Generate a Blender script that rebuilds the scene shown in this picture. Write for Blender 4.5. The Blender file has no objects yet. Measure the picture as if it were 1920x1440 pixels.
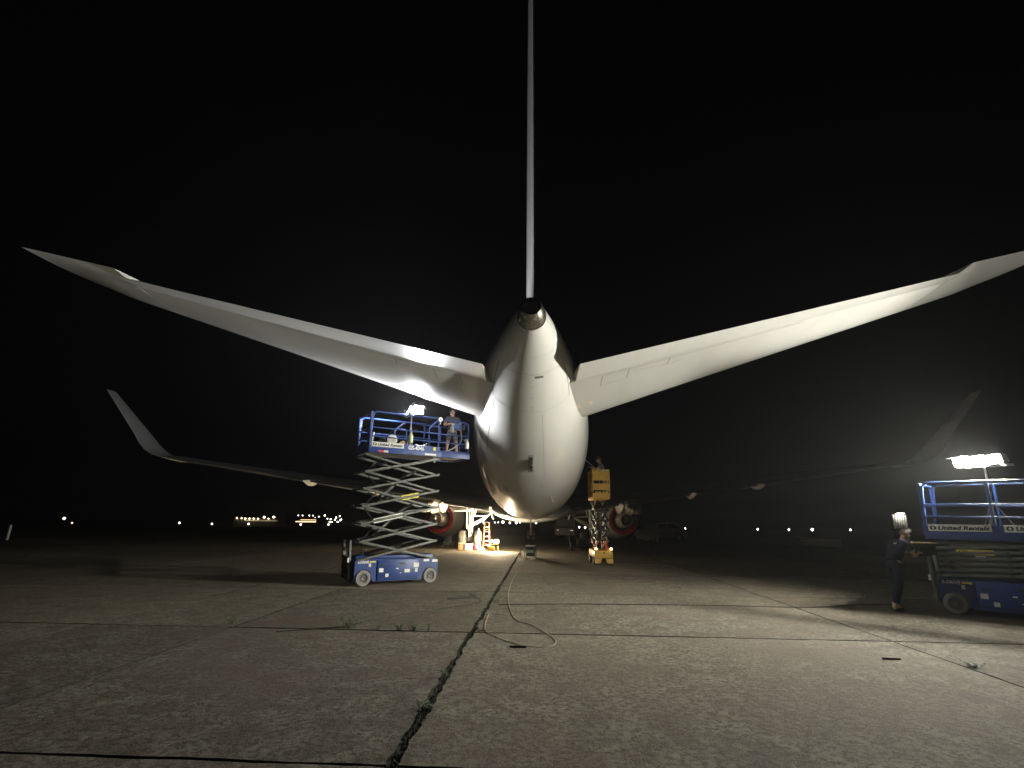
import bpy, bmesh, math, random
from math import sin, cos, pi, radians, sqrt, atan2
from mathutils import Vector, Matrix
random.seed(7)
C = bpy.context.scene.collection
scene = bpy.context.scene

# ---------------------------------------------------------------- camera, world, exposure
cam_d = bpy.data.cameras.new('camera')
cam = bpy.data.objects.new('camera', cam_d); C.objects.link(cam)
cam_d.sensor_width = 36.0
cam_d.lens = 18.75
cam_d.clip_start = 0.05
cam_d.clip_end = 4000
cam.matrix_world = (Matrix.Translation((0, 0, 1.5)) @ Matrix.Rotation(radians(2.1), 4, 'Z')
                    @ Matrix.Rotation(pi / 2 + radians(14.15), 4, 'X') @ Matrix.Rotation(radians(0.6), 4, 'Z'))
scene.camera = cam

world = bpy.data.worlds.new('World')
scene.world = world
world.use_nodes = True
bg = world.node_tree.nodes['Background']
bg.inputs['Color'].default_value = (0.30, 0.36, 0.62, 1)
bg.inputs['Strength'].default_value = 0.0009

scene.view_settings.view_transform = 'Standard'
scene.view_settings.look = 'None'
scene.view_settings.gamma = 1
scene.view_settings.exposure = 0.0
scene.cycles.use_denoising = True
scene.cycles.sample_clamp_indirect = 6.0
scene.cycles.max_bounces = 6
scene.cycles.volume_bounces = 0

# strengths of the lamps that are lit in the photograph (used in their builders)
RIGHT_LAMP = 11200.0
LIFT_LAMP = 3800.0
LIFT_SIDE_LAMP = 2600.0
GEAR_LAMP = 6500.0
HAZE = 0.0004

# ---------------------------------------------------------------- helpers
WM = {}


def link(o, parent=None):
    C.objects.link(o)
    if parent is not None:
        o.parent = parent
    return o


def tag(o, label, cat=None, group=None, kind=None):
    if label: o['label'] = label
    if cat: o['category'] = cat
    if group: o['group'] = group
    if kind: o['kind'] = kind
    return o


def thing(name, label, cat, loc=(0, 0, 0), rz=0.0, group=None):
    o = bpy.data.objects.new(name, None)
    o.empty_display_size = 0.2
    o.location = loc
    o.rotation_euler = (0, 0, rz)
    link(o)
    WM[o.name] = Matrix.Translation(loc) @ Matrix.Rotation(rz, 4, 'Z')
    return tag(o, label, cat, group)


def frame(z, up=(0, 0, 1)):
    z = Vector(z).normalized()
    up = Vector(up)
    if abs(z.dot(up)) > 0.98: up = Vector((0, 1, 0)) if abs(z.y) < 0.9 else Vector((1, 0, 0))
    x = up.cross(z).normalized()
    y = z.cross(x)
    return Matrix(((x.x, y.x, z.x), (x.y, y.y, z.y), (x.z, y.z, z.z)))


class MB:
    def __init__(s):
        s.bm = bmesh.new()

    def add(s, verts, faces):
        v = [s.bm.verts.new(p) for p in verts]
        for f in faces:
            try: s.bm.faces.new([v[i] for i in f])
            except ValueError: pass
        return s

    def box(s, c, size, rot=None, bevel=0.0):
        hx, hy, hz = size[0] / 2, size[1] / 2, size[2] / 2
        t = bmesh.new()
        bmesh.ops.create_cube(t, size=1.0)
        for v in t.verts: v.co = Vector((v.co.x * 2 * hx, v.co.y * 2 * hy, v.co.z * 2 * hz))
        if bevel > 0:
            bmesh.ops.bevel(t, geom=list(t.edges), offset=bevel, segments=2, affect='EDGES', profile=0.5)
        m = Matrix.Translation(c) @ (rot.to_4x4() if rot is not None else Matrix.Identity(4))
        return s.merge(t, m)

    def merge(s, t, m=None):
        idx = {}
        for v in t.verts: idx[v] = s.bm.verts.new(m @ v.co if m is not None else v.co)
        for f in t.faces:
            try: s.bm.faces.new([idx[v] for v in f.verts])
            except ValueError: pass
        t.free()
        return s

    def bar(s, a, b, w, h, up=(0, 0, 1), bevel=0.0):
        a, b = Vector(a), Vector(b)
        return s.box((a + b) / 2, (w, h, (b - a).length), frame(b - a, up), bevel)

    def tube(s, pts, r, n=8, closed=False, caps=True):
        pts = [Vector(p) for p in pts]
        N = len(pts)
        rr = r if isinstance(r, (list, tuple)) else [r] * N
        prev = None
        rings = []
        for i, p in enumerate(pts):
            if closed: d = pts[(i + 1) % N] - pts[i - 1]
            else: d = pts[min(i + 1, N - 1)] - pts[max(i - 1, 0)]
            d.normalize()
            if prev is None:
                f = frame(d)
                x = Vector((f[0][0], f[1][0], f[2][0]))
            else:
                x = prev - d * prev.dot(d)
                if x.length < 1e-6: x = Vector((1, 0, 0))
                x.normalize()
            prev = x
            y = d.cross(x)
            rings.append([s.bm.verts.new(p + (x * cos(2 * pi * k / n) + y * sin(2 * pi * k / n)) * rr[i]) for k in range(n)])
        for i in range(N if closed else N - 1):
            A, B = rings[i], rings[(i + 1) % N]
            for k in range(n):
                s.bm.faces.new((A[k], A[(k + 1) % n], B[(k + 1) % n], B[k]))
        if caps and not closed:
            s.bm.faces.new(rings[0][::-1]); s.bm.faces.new(rings[-1])
        return s

    def cyl(s, a, b, r, n=16):
        return s.tube([a, b], r, n)

    def lathe(s, prof, origin=(0, 0, 0), axis=(0, 0, 1), n=24, close=True):
        """prof: list of (radius, height along axis)"""
        f = frame(axis)
        x = Vector((f[0][0], f[1][0], f[2][0])); y = Vector((f[0][1], f[1][1], f[2][1])); z = Vector(axis).normalized()
        o = Vector(origin)
        rings = []
        for r, h in prof:
            if r < 1e-5: rings.append([s.bm.verts.new(o + z * h)])
            else: rings.append([s.bm.verts.new(o + z * h + (x * cos(2 * pi * k / n) + y * sin(2 * pi * k / n)) * r) for k in range(n)])
        for A, B in zip(rings, rings[1:]):
            for k in range(n):
                k2 = (k + 1) % n
                if len(A) == 1 and len(B) == 1: continue
                if len(A) == 1: s.bm.faces.new((A[0], B[k2], B[k]))
                elif len(B) == 1: s.bm.faces.new((A[k], A[k2], B[0]))
                else: s.bm.faces.new((A[k], A[k2], B[k2], B[k]))
        return s

    def loft(s, rings, cap0=True, cap1=True, closed=True):
        vs = [[s.bm.verts.new(p) for p in r] for r in rings]
        n = len(vs[0])
        for A, B in zip(vs, vs[1:]):
            for k in range(n if closed else n - 1):
                s.bm.faces.new((A[k], A[(k + 1) % n], B[(k + 1) % n], B[k]))
        if cap0: s.bm.faces.new(vs[0][::-1])
        if cap1: s.bm.faces.new(vs[-1])
        return s

    def prism(s, poly, y0, y1, plane='xz'):
        """poly of 2-D points extruded between two depths"""
        def p3(p, d): return (p[0], d, p[1]) if plane == 'xz' else ((d, p[0], p[1]) if plane == 'yz' else (p[0], p[1], d))
        a = [s.bm.verts.new(p3(p, y0)) for p in poly]
        b = [s.bm.verts.new(p3(p, y1)) for p in poly]
        n = len(poly)
        for k in range(n): s.bm.faces.new((a[k], a[(k + 1) % n], b[(k + 1) % n], b[k]))
        s.bm.faces.new(a[::-1]); s.bm.faces.new(b)
        return s

    def sphere(s, c, r, u=12, v=8, scale=(1, 1, 1)):
        t = bmesh.new()
        bmesh.ops.create_uvsphere(t, u_segments=u, v_segments=v, radius=r)
        return s.merge(t, Matrix.Translation(c) @ Matrix.Diagonal((*scale, 1)))

    def mesh(s, name, mat, smooth=35, m=None):
        bmesh.ops.recalc_face_normals(s.bm, faces=s.bm.faces[:])
        if m is not None: s.bm.transform(m)
        me = bpy.data.meshes.new(name)
        s.bm.to_mesh(me); s.bm.free()
        if mat is not None: me.materials.append(mat)
        if smooth:
            me.shade_smooth()
            me.set_sharp_from_angle(angle=radians(smooth))
        return me

    def build(s, name, mat, parent=None, local=True, smooth=35):
        """local=False: the shape was given in world coordinates"""
        m = None
        if parent is not None and not local: m = WM[parent.name].inverted()
        o = bpy.data.objects.new(name, s.mesh(name, mat, smooth, m))
        link(o, parent)
        if parent is not None and parent.name in WM: WM[o.name] = WM[parent.name]
        else: WM[o.name] = Matrix.Identity(4)
        return o


def dup(src, parent=None, loc=None, rz=None):
    o = src.copy()
    link(o, parent)
    if parent is None: o.parent = None
    if loc is not None: o.location = loc
    if rz is not None: o.rotation_euler = (0, 0, rz)
    WM[o.name] = WM[parent.name] if parent is not None else Matrix.Translation(o.location) @ Matrix.Rotation(o.rotation_euler[2], 4, 'Z')
    return o


def dup_tree(src, loc, rz=None, label=None):
    r = dup(src, None, loc, rz)
    if label: r['label'] = label
    for ch in list(src.children):
        c = dup(ch, r)
        for g in list(ch.children): dup(g, c)
    return r


def text_obj(txt, name, mat, parent, size, origin, right=(1, 0, 0), up=(0, 0, 1), bold=0.0, shear=0.0, sx=1.0, align='LEFT', depth=0.0015):
    cu = bpy.data.curves.new(name, 'FONT')
    cu.body = txt; cu.size = size; cu.offset = bold; cu.shear = shear; cu.align_x = align; cu.extrude = depth
    cu.resolution_u = 3
    t = bpy.data.objects.new('tmp', cu); C.objects.link(t)
    dg = bpy.context.evaluated_depsgraph_get(); dg.update()
    me = bpy.data.meshes.new_from_object(t.evaluated_get(dg))
    bpy.data.objects.remove(t); bpy.data.curves.remove(cu)
    me.name = name
    r, u = Vector(right).normalized(), Vector(up).normalized()
    n = r.cross(u)
    me.transform(Matrix(((r.x * sx, u.x, n.x, origin[0]), (r.y * sx, u.y, n.y, origin[1]), (r.z * sx, u.z, n.z, origin[2]), (0, 0, 0, 1))))
    me.materials.clear(); me.materials.append(mat)
    o = bpy.data.objects.new(name, me); link(o, parent)
    WM[o.name] = WM.get(parent.name, Matrix.Identity(4)) if parent else Matrix.Identity(4)
    return o


# ---------------------------------------------------------------- materials
def principled(name):
    m = bpy.data.materials.new(name); m.use_nodes = True
    return m, m.node_tree.nodes, m.node_tree.links, m.node_tree.nodes['Principled BSDF']


def paint(name, col, rough=0.45, metal=0.0, coat=0.0, dirt=0.25, scale=6.0, bump=0.0, dirt_col=None, spec=0.5, stretch=None):
    """paint, rubber, cloth or metal with faint mottled wear"""
    m, N, L, b = principled(name)
    tc = N.new('ShaderNodeTexCoord')
    n1 = N.new('ShaderNodeTexNoise'); n1.inputs['Scale'].default_value = scale; n1.inputs['Detail'].default_value = 6; n1.inputs['Roughness'].default_value = 0.65
    if stretch:
        mp = N.new('ShaderNodeMapping'); mp.inputs['Scale'].default_value = stretch
        L.new(tc.outputs['Object'], mp.inputs['Vector']); L.new(mp.outputs['Vector'], n1.inputs['Vector'])
    else: L.new(tc.outputs['Object'], n1.inputs['Vector'])
    r = N.new('ShaderNodeMapRange'); r.inputs['From Min'].default_value = 0.45; r.inputs['From Max'].default_value = 0.75
    r.inputs['To Min'].default_value = 0; r.inputs['To Max'].default_value = dirt
    L.new(n1.outputs['Fac'], r.inputs['Value'])
    mx = N.new('ShaderNodeMix'); mx.data_type = 'RGBA'
    mx.inputs['A'].default_value = (*col, 1)
    dc = dirt_col or tuple(c * 0.55 + 0.02 for c in col)
    mx.inputs['B'].default_value = (*dc, 1)
    L.new(r.outputs['Result'], mx.inputs['Factor'])
    L.new(mx.outputs['Result'], b.inputs['Base Color'])
    rr = N.new('ShaderNodeMapRange'); rr.inputs['To Min'].default_value = max(rough - 0.08, 0.02); rr.inputs['To Max'].default_value = min(rough + 0.12, 1)
    L.new(n1.outputs['Fac'], rr.inputs['Value']); L.new(rr.outputs['Result'], b.inputs['Roughness'])
    b.inputs['Metallic'].default_value = metal
    b.inputs['Coat Weight'].default_value = coat
    b.inputs['Coat Roughness'].default_value = 0.04
    b.inputs['Specular IOR Level'].default_value = spec
    if bump:
        bp = N.new('ShaderNodeBump'); bp.inputs['Strength'].default_value = bump; bp.inputs['Distance'].default_value = 0.01
        n2 = N.new('ShaderNodeTexNoise'); n2.inputs['Scale'].default_value = scale * 5; n2.inputs['Detail'].default_value = 4
        L.new(tc.outputs['Object'], n2.inputs['Vector']); L.new(n2.outputs['Fac'], bp.inputs['Height']); L.new(bp.outputs['Normal'], b.inputs['Normal'])
    return m


def glow(name, col, strength):
    m, N, L, b = principled(name)
    b.inputs['Base Color'].default_value = (0.8, 0.8, 0.8, 1)
    b.inputs['Emission Color'].default_value = (*col, 1)
    b.inputs['Emission Strength'].default_value = strength
    return m


M = {}
M['skin_white'] = paint('aircraft_white', (0.78, 0.78, 0.75), 0.36, coat=0.7, dirt=0.45, scale=2.2, dirt_col=(0.64, 0.62, 0.57), stretch=(1.0, 0.12, 1.0))
M['skin_grey'] = paint('aircraft_grey', (0.42, 0.43, 0.43), 0.38, coat=0.25, dirt=0.25, scale=1.6)
M['wing_grey'] = paint('wing_grey', (0.46, 0.46, 0.45), 0.42, coat=0.1, dirt=0.3, scale=1.2)
M['seam'] = paint('seam', (0.17, 0.165, 0.15), 0.7, dirt=0.4)
M['hole'] = paint('dark_hole', (0.02, 0.02, 0.02), 0.8)
M['steel'] = paint('bare_steel', (0.50, 0.47, 0.42), 0.26, metal=1.0, dirt=0.5, scale=9, dirt_col=(0.25, 0.21, 0.17))
M['dark_steel'] = paint('dark_steel', (0.10, 0.10, 0.10), 0.45, metal=0.8, dirt=0.4, scale=8)
M['chrome'] = paint('chrome', (0.75, 0.75, 0.75), 0.12, metal=1.0, dirt=0.1)
M['gear_white'] = paint('gear_white', (0.70, 0.69, 0.65), 0.45, dirt=0.5, scale=5, dirt_col=(0.38, 0.35, 0.30))
M['tyre'] = paint('tyre_rubber', (0.075, 0.068, 0.062), 0.75, dirt=0.5, scale=10, dirt_col=(0.16, 0.14, 0.12), bump=0.2)
M['red'] = paint('red_nozzle', (0.46, 0.03, 0.028), 0.35, coat=0.2, dirt=0.3)
M['inlet'] = paint('engine_inside', (0.06, 0.055, 0.05), 0.6, dirt=0.3)
M['blue'] = paint('lift_blue', (0.008, 0.036, 0.165), 0.45, coat=0.0, dirt=0.4, scale=5, dirt_col=(0.012, 0.028, 0.085))
M['arm'] = paint('lift_arm_grey', (0.112, 0.118, 0.104), 0.55, dirt=0.45, scale=5, dirt_col=(0.062, 0.060, 0.050), bump=0.08)
M['lift_tyre'] = paint('grey_tyre', (0.21, 0.205, 0.185), 0.8, dirt=0.5, scale=12, dirt_col=(0.12, 0.11, 0.10))
M['rim'] = paint('rim', (0.12, 0.12, 0.12), 0.6, dirt=0.4)
M['sticker'] = paint('sticker_white', (0.66, 0.65, 0.60), 0.5, dirt=0.3, scale=14)
M['sticker_yel'] = paint('sticker_yellow', (0.72, 0.62, 0.06), 0.5, dirt=0.25, scale=14)
M['ink'] = paint('ink', (0.025, 0.027, 0.03), 0.6)
M['white_ink'] = paint('white_ink', (0.78, 0.78, 0.76), 0.5)
M['black'] = paint('black_plastic', (0.018, 0.018, 0.019), 0.5, dirt=0.3)
M['under'] = paint('deck_underside', (0.40, 0.37, 0.29), 0.6, dirt=0.5, scale=5)
M['yellow'] = paint('lift_yellow', (0.74, 0.44, 0.06), 0.45, coat=0.1, dirt=0.5, scale=7, dirt_col=(0.38, 0.22, 0.05))
M['orange'] = paint('ladder_orange', (0.62, 0.20, 0.09), 0.5, dirt=0.3)
M['alu'] = paint('aluminium', (0.62, 0.62, 0.60), 0.35, metal=0.9, dirt=0.3)
M['skin'] = paint('skin', (0.52, 0.32, 0.22), 0.5, dirt=0.15, scale=12, dirt_col=(0.45, 0.25, 0.17))
M['hair'] = paint('hair', (0.05, 0.033, 0.022), 0.6, dirt=0.4, scale=40, bump=0.5)
M['shirt_dark'] = paint('shirt_charcoal', (0.050, 0.055, 0.055), 0.85, dirt=0.4, scale=12, bump=0.4)
M['shorts'] = paint('shorts_grey', (0.16, 0.16, 0.165), 0.9, dirt=0.4, scale=12, bump=0.4)
M['navy'] = paint('navy_cloth', (0.008, 0.010, 0.020), 0.95, dirt=0.3, scale=12, bump=0.4, dirt_col=(0.012, 0.014, 0.024), spec=0.1)
M['shoe'] = paint('black_shoe', (0.014, 0.013, 0.013), 0.6)
M['bottle'] = paint('bottle_white', (0.76, 0.75, 0.70), 0.4, dirt=0.15)
M['bottle_green'] = paint('bottle_green', (0.62, 0.70, 0.42), 0.4, dirt=0.15)
M['hose'] = paint('hose_grey', (0.42, 0.40, 0.36), 0.6, dirt=0.2)
M['tan'] = paint('tan_board', (0.46, 0.30, 0.17), 0.8, dirt=0.3, scale=5)
M['pad'] = paint('wool_pad', (0.72, 0.70, 0.63), 0.95, dirt=0.3, scale=30, bump=0.5)
M['brown_box'] = paint('brown_box', (0.30, 0.18, 0.08), 0.8, dirt=0.4)
M['cooler'] = paint('cooler_white', (0.70, 0.69, 0.66), 0.5, dirt=0.2)
M['fuel_red'] = paint('fuel_can_red', (0.50, 0.035, 0.05), 0.4, dirt=0.2)
M['gen_green'] = paint('generator_green', (0.030, 0.060, 0.045), 0.5, dirt=0.4)
M['car_white'] = paint('car_white', (0.60, 0.61, 0.62), 0.3, coat=0.6, dirt=0.1)
M['glass'] = paint('dark_glass', (0.012, 0.014, 0.017), 0.08, dirt=0.0)
M['weed'] = paint('weed_leaf', (0.050, 0.078, 0.026), 0.7, dirt=0.6, scale=30, dirt_col=(0.10, 0.095, 0.04))
M['moss'] = paint('joint_growth', (0.026, 0.028, 0.015), 0.95, dirt=0.7, scale=25, dirt_col=(0.035, 0.042, 0.018))
M['cord'] = paint('cord_tan', (0.36, 0.30, 0.20), 0.6, dirt=0.3)
M['cord_dark'] = paint('cord_dark', (0.020, 0.018, 0.015), 0.85, dirt=0.3)
M['stick'] = paint('dark_stick', (0.02, 0.018, 0.015), 0.8)
M['bld'] = paint('far_wall', (0.10, 0.10, 0.11), 0.8)
M['ground'] = paint('far_grass', (0.035, 0.040, 0.022), 0.95, dirt=0.5, scale=0.3)
M['soil'] = paint('joint_soil', (0.022, 0.019, 0.014), 0.95, dirt=0.5, scale=8)

COOL = (1.0, 0.965, 0.86)
M['lamp_right'] = glow('lamp_glass_right', (1.0, 0.97, 0.84), RIGHT_LAMP)
M['lamp_lift'] = glow('lamp_glass_lift', (0.97, 0.98, 1.0), LIFT_LAMP)
M['lamp_lift_side'] = glow('lamp_glass_lift_side', (0.97, 0.98, 1.0), LIFT_SIDE_LAMP)
M['lamp_gear'] = glow('lamp_glass_gear', (1.0, 0.80, 0.52), GEAR_LAMP)
M['beacon'] = glow('beacon_amber', (1.0, 0.45, 0.12), 38.0)
M['far_lamp'] = glow('far_lamp_white', (1.0, 0.93, 0.80), 9.0)
M['far_warm'] = glow('far_lamp_warm', (1.0, 0.74, 0.42), 14.0)
M['far_soft'] = glow('far_lamp_soft', (1.0, 0.80, 0.62), 2.2)
M['far_strip'] = glow('far_strip_light', (1.0, 0.66, 0.34), 2.4)
M['panel_lamp'] = glow('panel_lamp', (1.0, 0.92, 0.85), 60.0)


def concrete():
    m, N, L, b = principled('apron_concrete')
    geo = N.new('ShaderNodeNewGeometry')
    oi = N.new('ShaderNodeObjectInfo')

    def noise(scale, detail=5, rough=0.6, vec=None, dist=0.0):
        n = N.new('ShaderNodeTexNoise'); n.inputs['Scale'].default_value = scale; n.inputs['Detail'].default_value = detail
        n.inputs['Roughness'].default_value = rough; n.inputs['Distortion'].default_value = dist
        L.new(vec or geo.outputs['Position'], n.inputs['Vector']); return n

    def ramp(src, a, b_, lo=0.0, hi=1.0):
        r = N.new('ShaderNodeMapRange'); r.inputs['From Min'].default_value = a; r.inputs['From Max'].default_value = b_
        r.inputs['To Min'].default_value = lo; r.inputs['To Max'].default_value = hi
        L.new(src, r.inputs['Value']); return r.outputs['Result']

    def mix(fac, a, b_):
        x = N.new('ShaderNodeMix'); x.data_type = 'RGBA'
        for s, v in (('A', a), ('B', b_)):
            if isinstance(v, tuple): x.inputs[s].default_value = (*v, 1)
            else: L.new(v, x.inputs[s])
        L.new(fac, x.inputs['Factor']); return x.outputs['Result']
    big = noise(0.45, 4, 0.6)
    mid = noise(3.2, 8, 0.72, dist=0.5)
    fin = noise(17.0, 8, 0.75, dist=0.4)
    gra = noise(70.0, 5, 0.75)
    col = mix(ramp(mid.outputs['Fac'], 0.40, 0.60), (0.115, 0.095, 0.067), (0.27, 0.248, 0.188))
    col = mix(ramp(fin.outputs['Fac'], 0.44, 0.53), (0.048, 0.039, 0.027), col)
    # reddish-brown stain in large soft patches
    col = mix(ramp(big.outputs['Fac'], 0.46, 0.64, 0, 0.75), col, (0.120, 0.088, 0.064))
    # dark oil and rubber spots
    oil = noise(0.85, 3, 0.5, dist=0.8)
    col = mix(ramp(oil.outputs['Fac'], 0.60, 0.70, 0, 0.5), col, (0.060, 0.050, 0.040))
    # some slabs are worn smoother than others
    wear = N.new('ShaderNodeMath'); wear.operation = 'MULTIPLY'; L.new(oi.outputs['Random'], wear.inputs[0]); wear.inputs[1].default_value = 0.30
    col = mix(wear.outputs[0], col, (0.150, 0.134, 0.100))
    # pale worn scabs
    vor = N.new('ShaderNodeTexVoronoi'); vor.inputs['Scale'].default_value = 9.0
    L.new(geo.outputs['Position'], vor.inputs['Vector'])
    col = mix(ramp(gra.outputs['Fac'], 0.54, 0.64, 0, 0.75), col, (0.40, 0.375, 0.29))
    # per slab tone
    tone = N.new('ShaderNodeHueSaturation')
    L.new(ramp(oi.outputs['Random'], 0, 1, 0.55, 0.88), tone.inputs['Value'])
    L.new(col, tone.inputs['Color'])
    L.new(tone.outputs['Color'], b.inputs['Base Color'])
    b.inputs['Roughness'].default_value = 0.9
    b.inputs['Specular IOR Level'].default_value = 0.25
    add = N.new('ShaderNodeMath'); add.operation = 'ADD'
    s1 = N.new('ShaderNodeMath'); s1.operation = 'MULTIPLY'; s1.inputs[1].default_value = 0.5
    L.new(fin.outputs['Fac'], add.inputs[0]); L.new(gra.outputs['Fac'], s1.inputs[0]); L.new(s1.outputs[0], add.inputs[1])
    bp = N.new('ShaderNodeBump'); bp.inputs['Strength'].default_value = 0.9; bp.inputs['Distance'].default_value = 0.02
    L.new(add.outputs[0], bp.inputs['Height']); L.new(bp.outputs['Normal'], b.inputs['Normal'])
    return m


M['concrete'] = concrete()

# ================================================================ SETTING
# far ground: one sheet that dips gently beyond the apron
mb = MB()
rs = [0.0, 30, 52, 75, 110, 160, 240, 500, 1000]
zs = [-0.06, -0.06, -0.06, -0.22, -0.75, -1.6, -2.8, -4.5, -7.0]
mb.lathe(list(zip(rs, zs)), (0, 20, 0), n=64)
gr = mb.build('ground', M['ground']); tag(gr, None, kind='structure')

GA = radians(-1.0)   # the joints run slightly off the aircraft axis


def G(x, y, z=0.0):
    return Vector((x * cos(GA) - y * sin(GA), x * sin(GA) + y * cos(GA), z))


apron = thing('apron', None, None, (0, 0, 0), GA)
apron['kind'] = 'structure'
mb = MB()
mb.add([(-33, -6, -0.014), (33, -6, -0.014), (33, 50, -0.014), (-33, 50, -0.014)], [(0, 1, 2, 3)])
sub = mb.build('joint_soil', M['soil'], apron); sub['kind'] = 'structure'

XJ = [-33.0, -27.9, -22.45, -17.0, -11.55, -6.27, -4.27, -0.93, 4.56, 10.05, 15.6, 21.05, 26.5, 33.0]
YJ = [-6.0, -0.2, 3.75, 7.78, 11.9, 16.0, 20.1, 24.2, 28.3, 32.4, 37.0, 43.0, 50.0]


def jag(seed, t, amp):
    r = random.Random(int(seed * 1000) * 7919 + int(round(t * 1000)))
    return r.uniform(-amp, amp)


def vnoise(seed, t, cell):
    i = math.floor(t / cell); f = t / cell - i; f = f * f * (3 - 2 * f)
    return jag(seed, i * 1.0, 1.0) * (1 - f) + jag(seed, i + 1.0, 1.0) * f


def edge_pts(fixed, a, b, vertical, side, gap, amp, step):
    """points along one slab edge; ragged like a broken concrete arris"""
    n = max(2, int(abs(b - a) / step))
    out = []
    for i in range(n + 1):
        t = a + (b - a) * i / n
        w = gap
        if amp and 0 < i < n:
            sd = fixed + side * 0.37 + (50 if vertical else 0)
            w += amp * (0.75 * vnoise(sd, t, 0.26) + 0.45 * vnoise(sd + 3, t, 0.09) + 0.22 * jag(sd + 7, t, 1.0))
        w = max(w, 0.004)
        out.append((fixed + side * w, t) if vertical else (t, fixed + side * w))
    return out


def vgap(i):
    x = XJ[i]
    if x == -0.93: return 0.036, 0.026
    if x == -4.27: return 0.018, 0.012
    return 0.016, 0.010




for i in range(len(XJ) - 1):
    for j in range(len(YJ) - 1):
        x0, x1, y0, y1 = XJ[i], XJ[i + 1], YJ[j], YJ[j + 1]
        near = y0 < 17 and -12 < x0 < 11
        st = (0.09 if near else 2.0)
        big = 0.05 if near else 1.0
        gl, al = vgap(i); gr_, ar = vgap(i + 1)
        stl = 0.035 if (near and XJ[i] == -0.93) else st
        stR = 0.035 if (near and XJ[i + 1] == -0.93) else st
        if not near: al = ar = 0.0
        ah = 0.010 if near else 0.0
        hg = 0.020 if j < 4 else 0.012
        bottom = edge_pts(y0, x0 + gl, x1 - gr_, False, 1, hg, ah, st)
        right = edge_pts(x1, y0 + hg, y1 - hg, True, -1, gr_, ar, stR)
        top = edge_pts(y1, x1 - gr_, x0 + gl, False, -1, hg, ah, st)
        left = edge_pts(x0, y1 - hg, y0 + hg, True, 1, gl, al, stl)
        loop = bottom[:-1] + right[:-1] + top[:-1] + left[:-1]
        dz = random.uniform(0.0, 0.002)
        tx, ty = random.uniform(0, 0.0002), random.uniform(0, 0.0002)
        if i in (6, 7) and j < 3: dz = 0.0
        zz = lambda p: dz + tx * (p[0] - x0) + ty * (p[1] - y0)
        mb = MB()
        a = [mb.bm.verts.new((p[0], p[1], zz(p))) for p in loop]
        c = [mb.bm.verts.new((p[0], p[1], -0.034)) for p in loop]
        mb.bm.faces.new(a)
        n = len(a)
        for k in range(n):
            wf = mb.bm.faces.new((a[k], c[k], c[(k + 1) % n], a[(k + 1) % n])); wf.material_index = 1
        so = mb.build('slab', M['concrete'], apron, smooth=0); so.data.materials.append(M['soil'])

# growth along the wide central joint: low, ragged, uncountable
mb = MB()
rg = random.Random(5)
for k in range(6000):
    y = 2.0 + 23.0 * rg.random() ** 1.5
    dens = 0.55 + 0.45 * sin(y * 3.1) * sin(y * 1.3 + 1)
    if rg.random() > dens: continue
    x = -0.93 + max(-.042, min(.042, rg.gauss(0, 0.022)))
    h = rg.uniform(0.002, 0.014) * (1.5 if dens > 0.8 else 0.7)
    a = rg.uniform(0, 2 * pi)
    w = rg.uniform(0.004, 0.013)
    z = -0.014
    d = Vector((cos(a), sin(a), 0)) * w
    e = Vector((-sin(a), cos(a), 0)) * w * 0.5
    p = Vector((x, y, z))
    top = p + Vector((rg.gauss(0, 0.007), rg.gauss(0, 0.010), 0.013 + h))
    mb.add([p - d, p + d, p + e * 2, top], [(0, 1, 3), (1, 2, 3), (2, 0, 3)])
o = mb.build('joint_growth', M['moss'], None, smooth=0)
o.rotation_euler = (0, 0, GA); o['kind'] = 'stuff'; o['label'] = 'dark moss and dirt filling the wide central joint'


def weed(x, y, r, h, n, label, seed):
    rg = random.Random(seed)
    root = thing('weed', label, 'weed', (x, y, -0.02), 0, 'weeds growing in the apron joints')
    st = MB(); lf = MB()
    for k in range(n):
        a = rg.uniform(0, 2 * pi); ln = h * rg.uniform(0.5, 1.1); sp = r * rg.uniform(0.4, 1.0)
        b = Vector((rg.gauss(0, r * 0.25), rg.gauss(0, r * 0.12), 0))
        tip = b + Vector((cos(a) * sp, sin(a) * sp, ln + 0.02))
        midp = b.lerp(tip, 0.5) + Vector((0, 0, ln * 0.25))
        st.tube([b, midp, tip], [0.003, 0.0022, 0.001], 3)
        for q in range(7):
            t = 0.2 + 0.8 * q / 6
            p = (b.lerp(midp, t * 2) if t < 0.5 else midp.lerp(tip, t * 2 - 1))
            aa = rg.uniform(0, 2 * pi); s = rg.uniform(0.02, 0.045) * (h / 0.12) ** 0.5
            d = Vector((cos(aa), sin(aa), rg.uniform(-0.3, 0.6))) * s
            e = Vector((-sin(aa), cos(aa), 0)) * s * 0.35
            lf.add([p, p + d * 0.5 + e, p + d, p + d * 0.5 - e], [(0, 1, 2, 3)])
    st.build('stems', M['weed'], root, smooth=0)['kind'] = 'stuff'
    lf.build('foliage', M['weed'], root, smooth=0)['kind'] = 'stuff'
    return root


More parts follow.
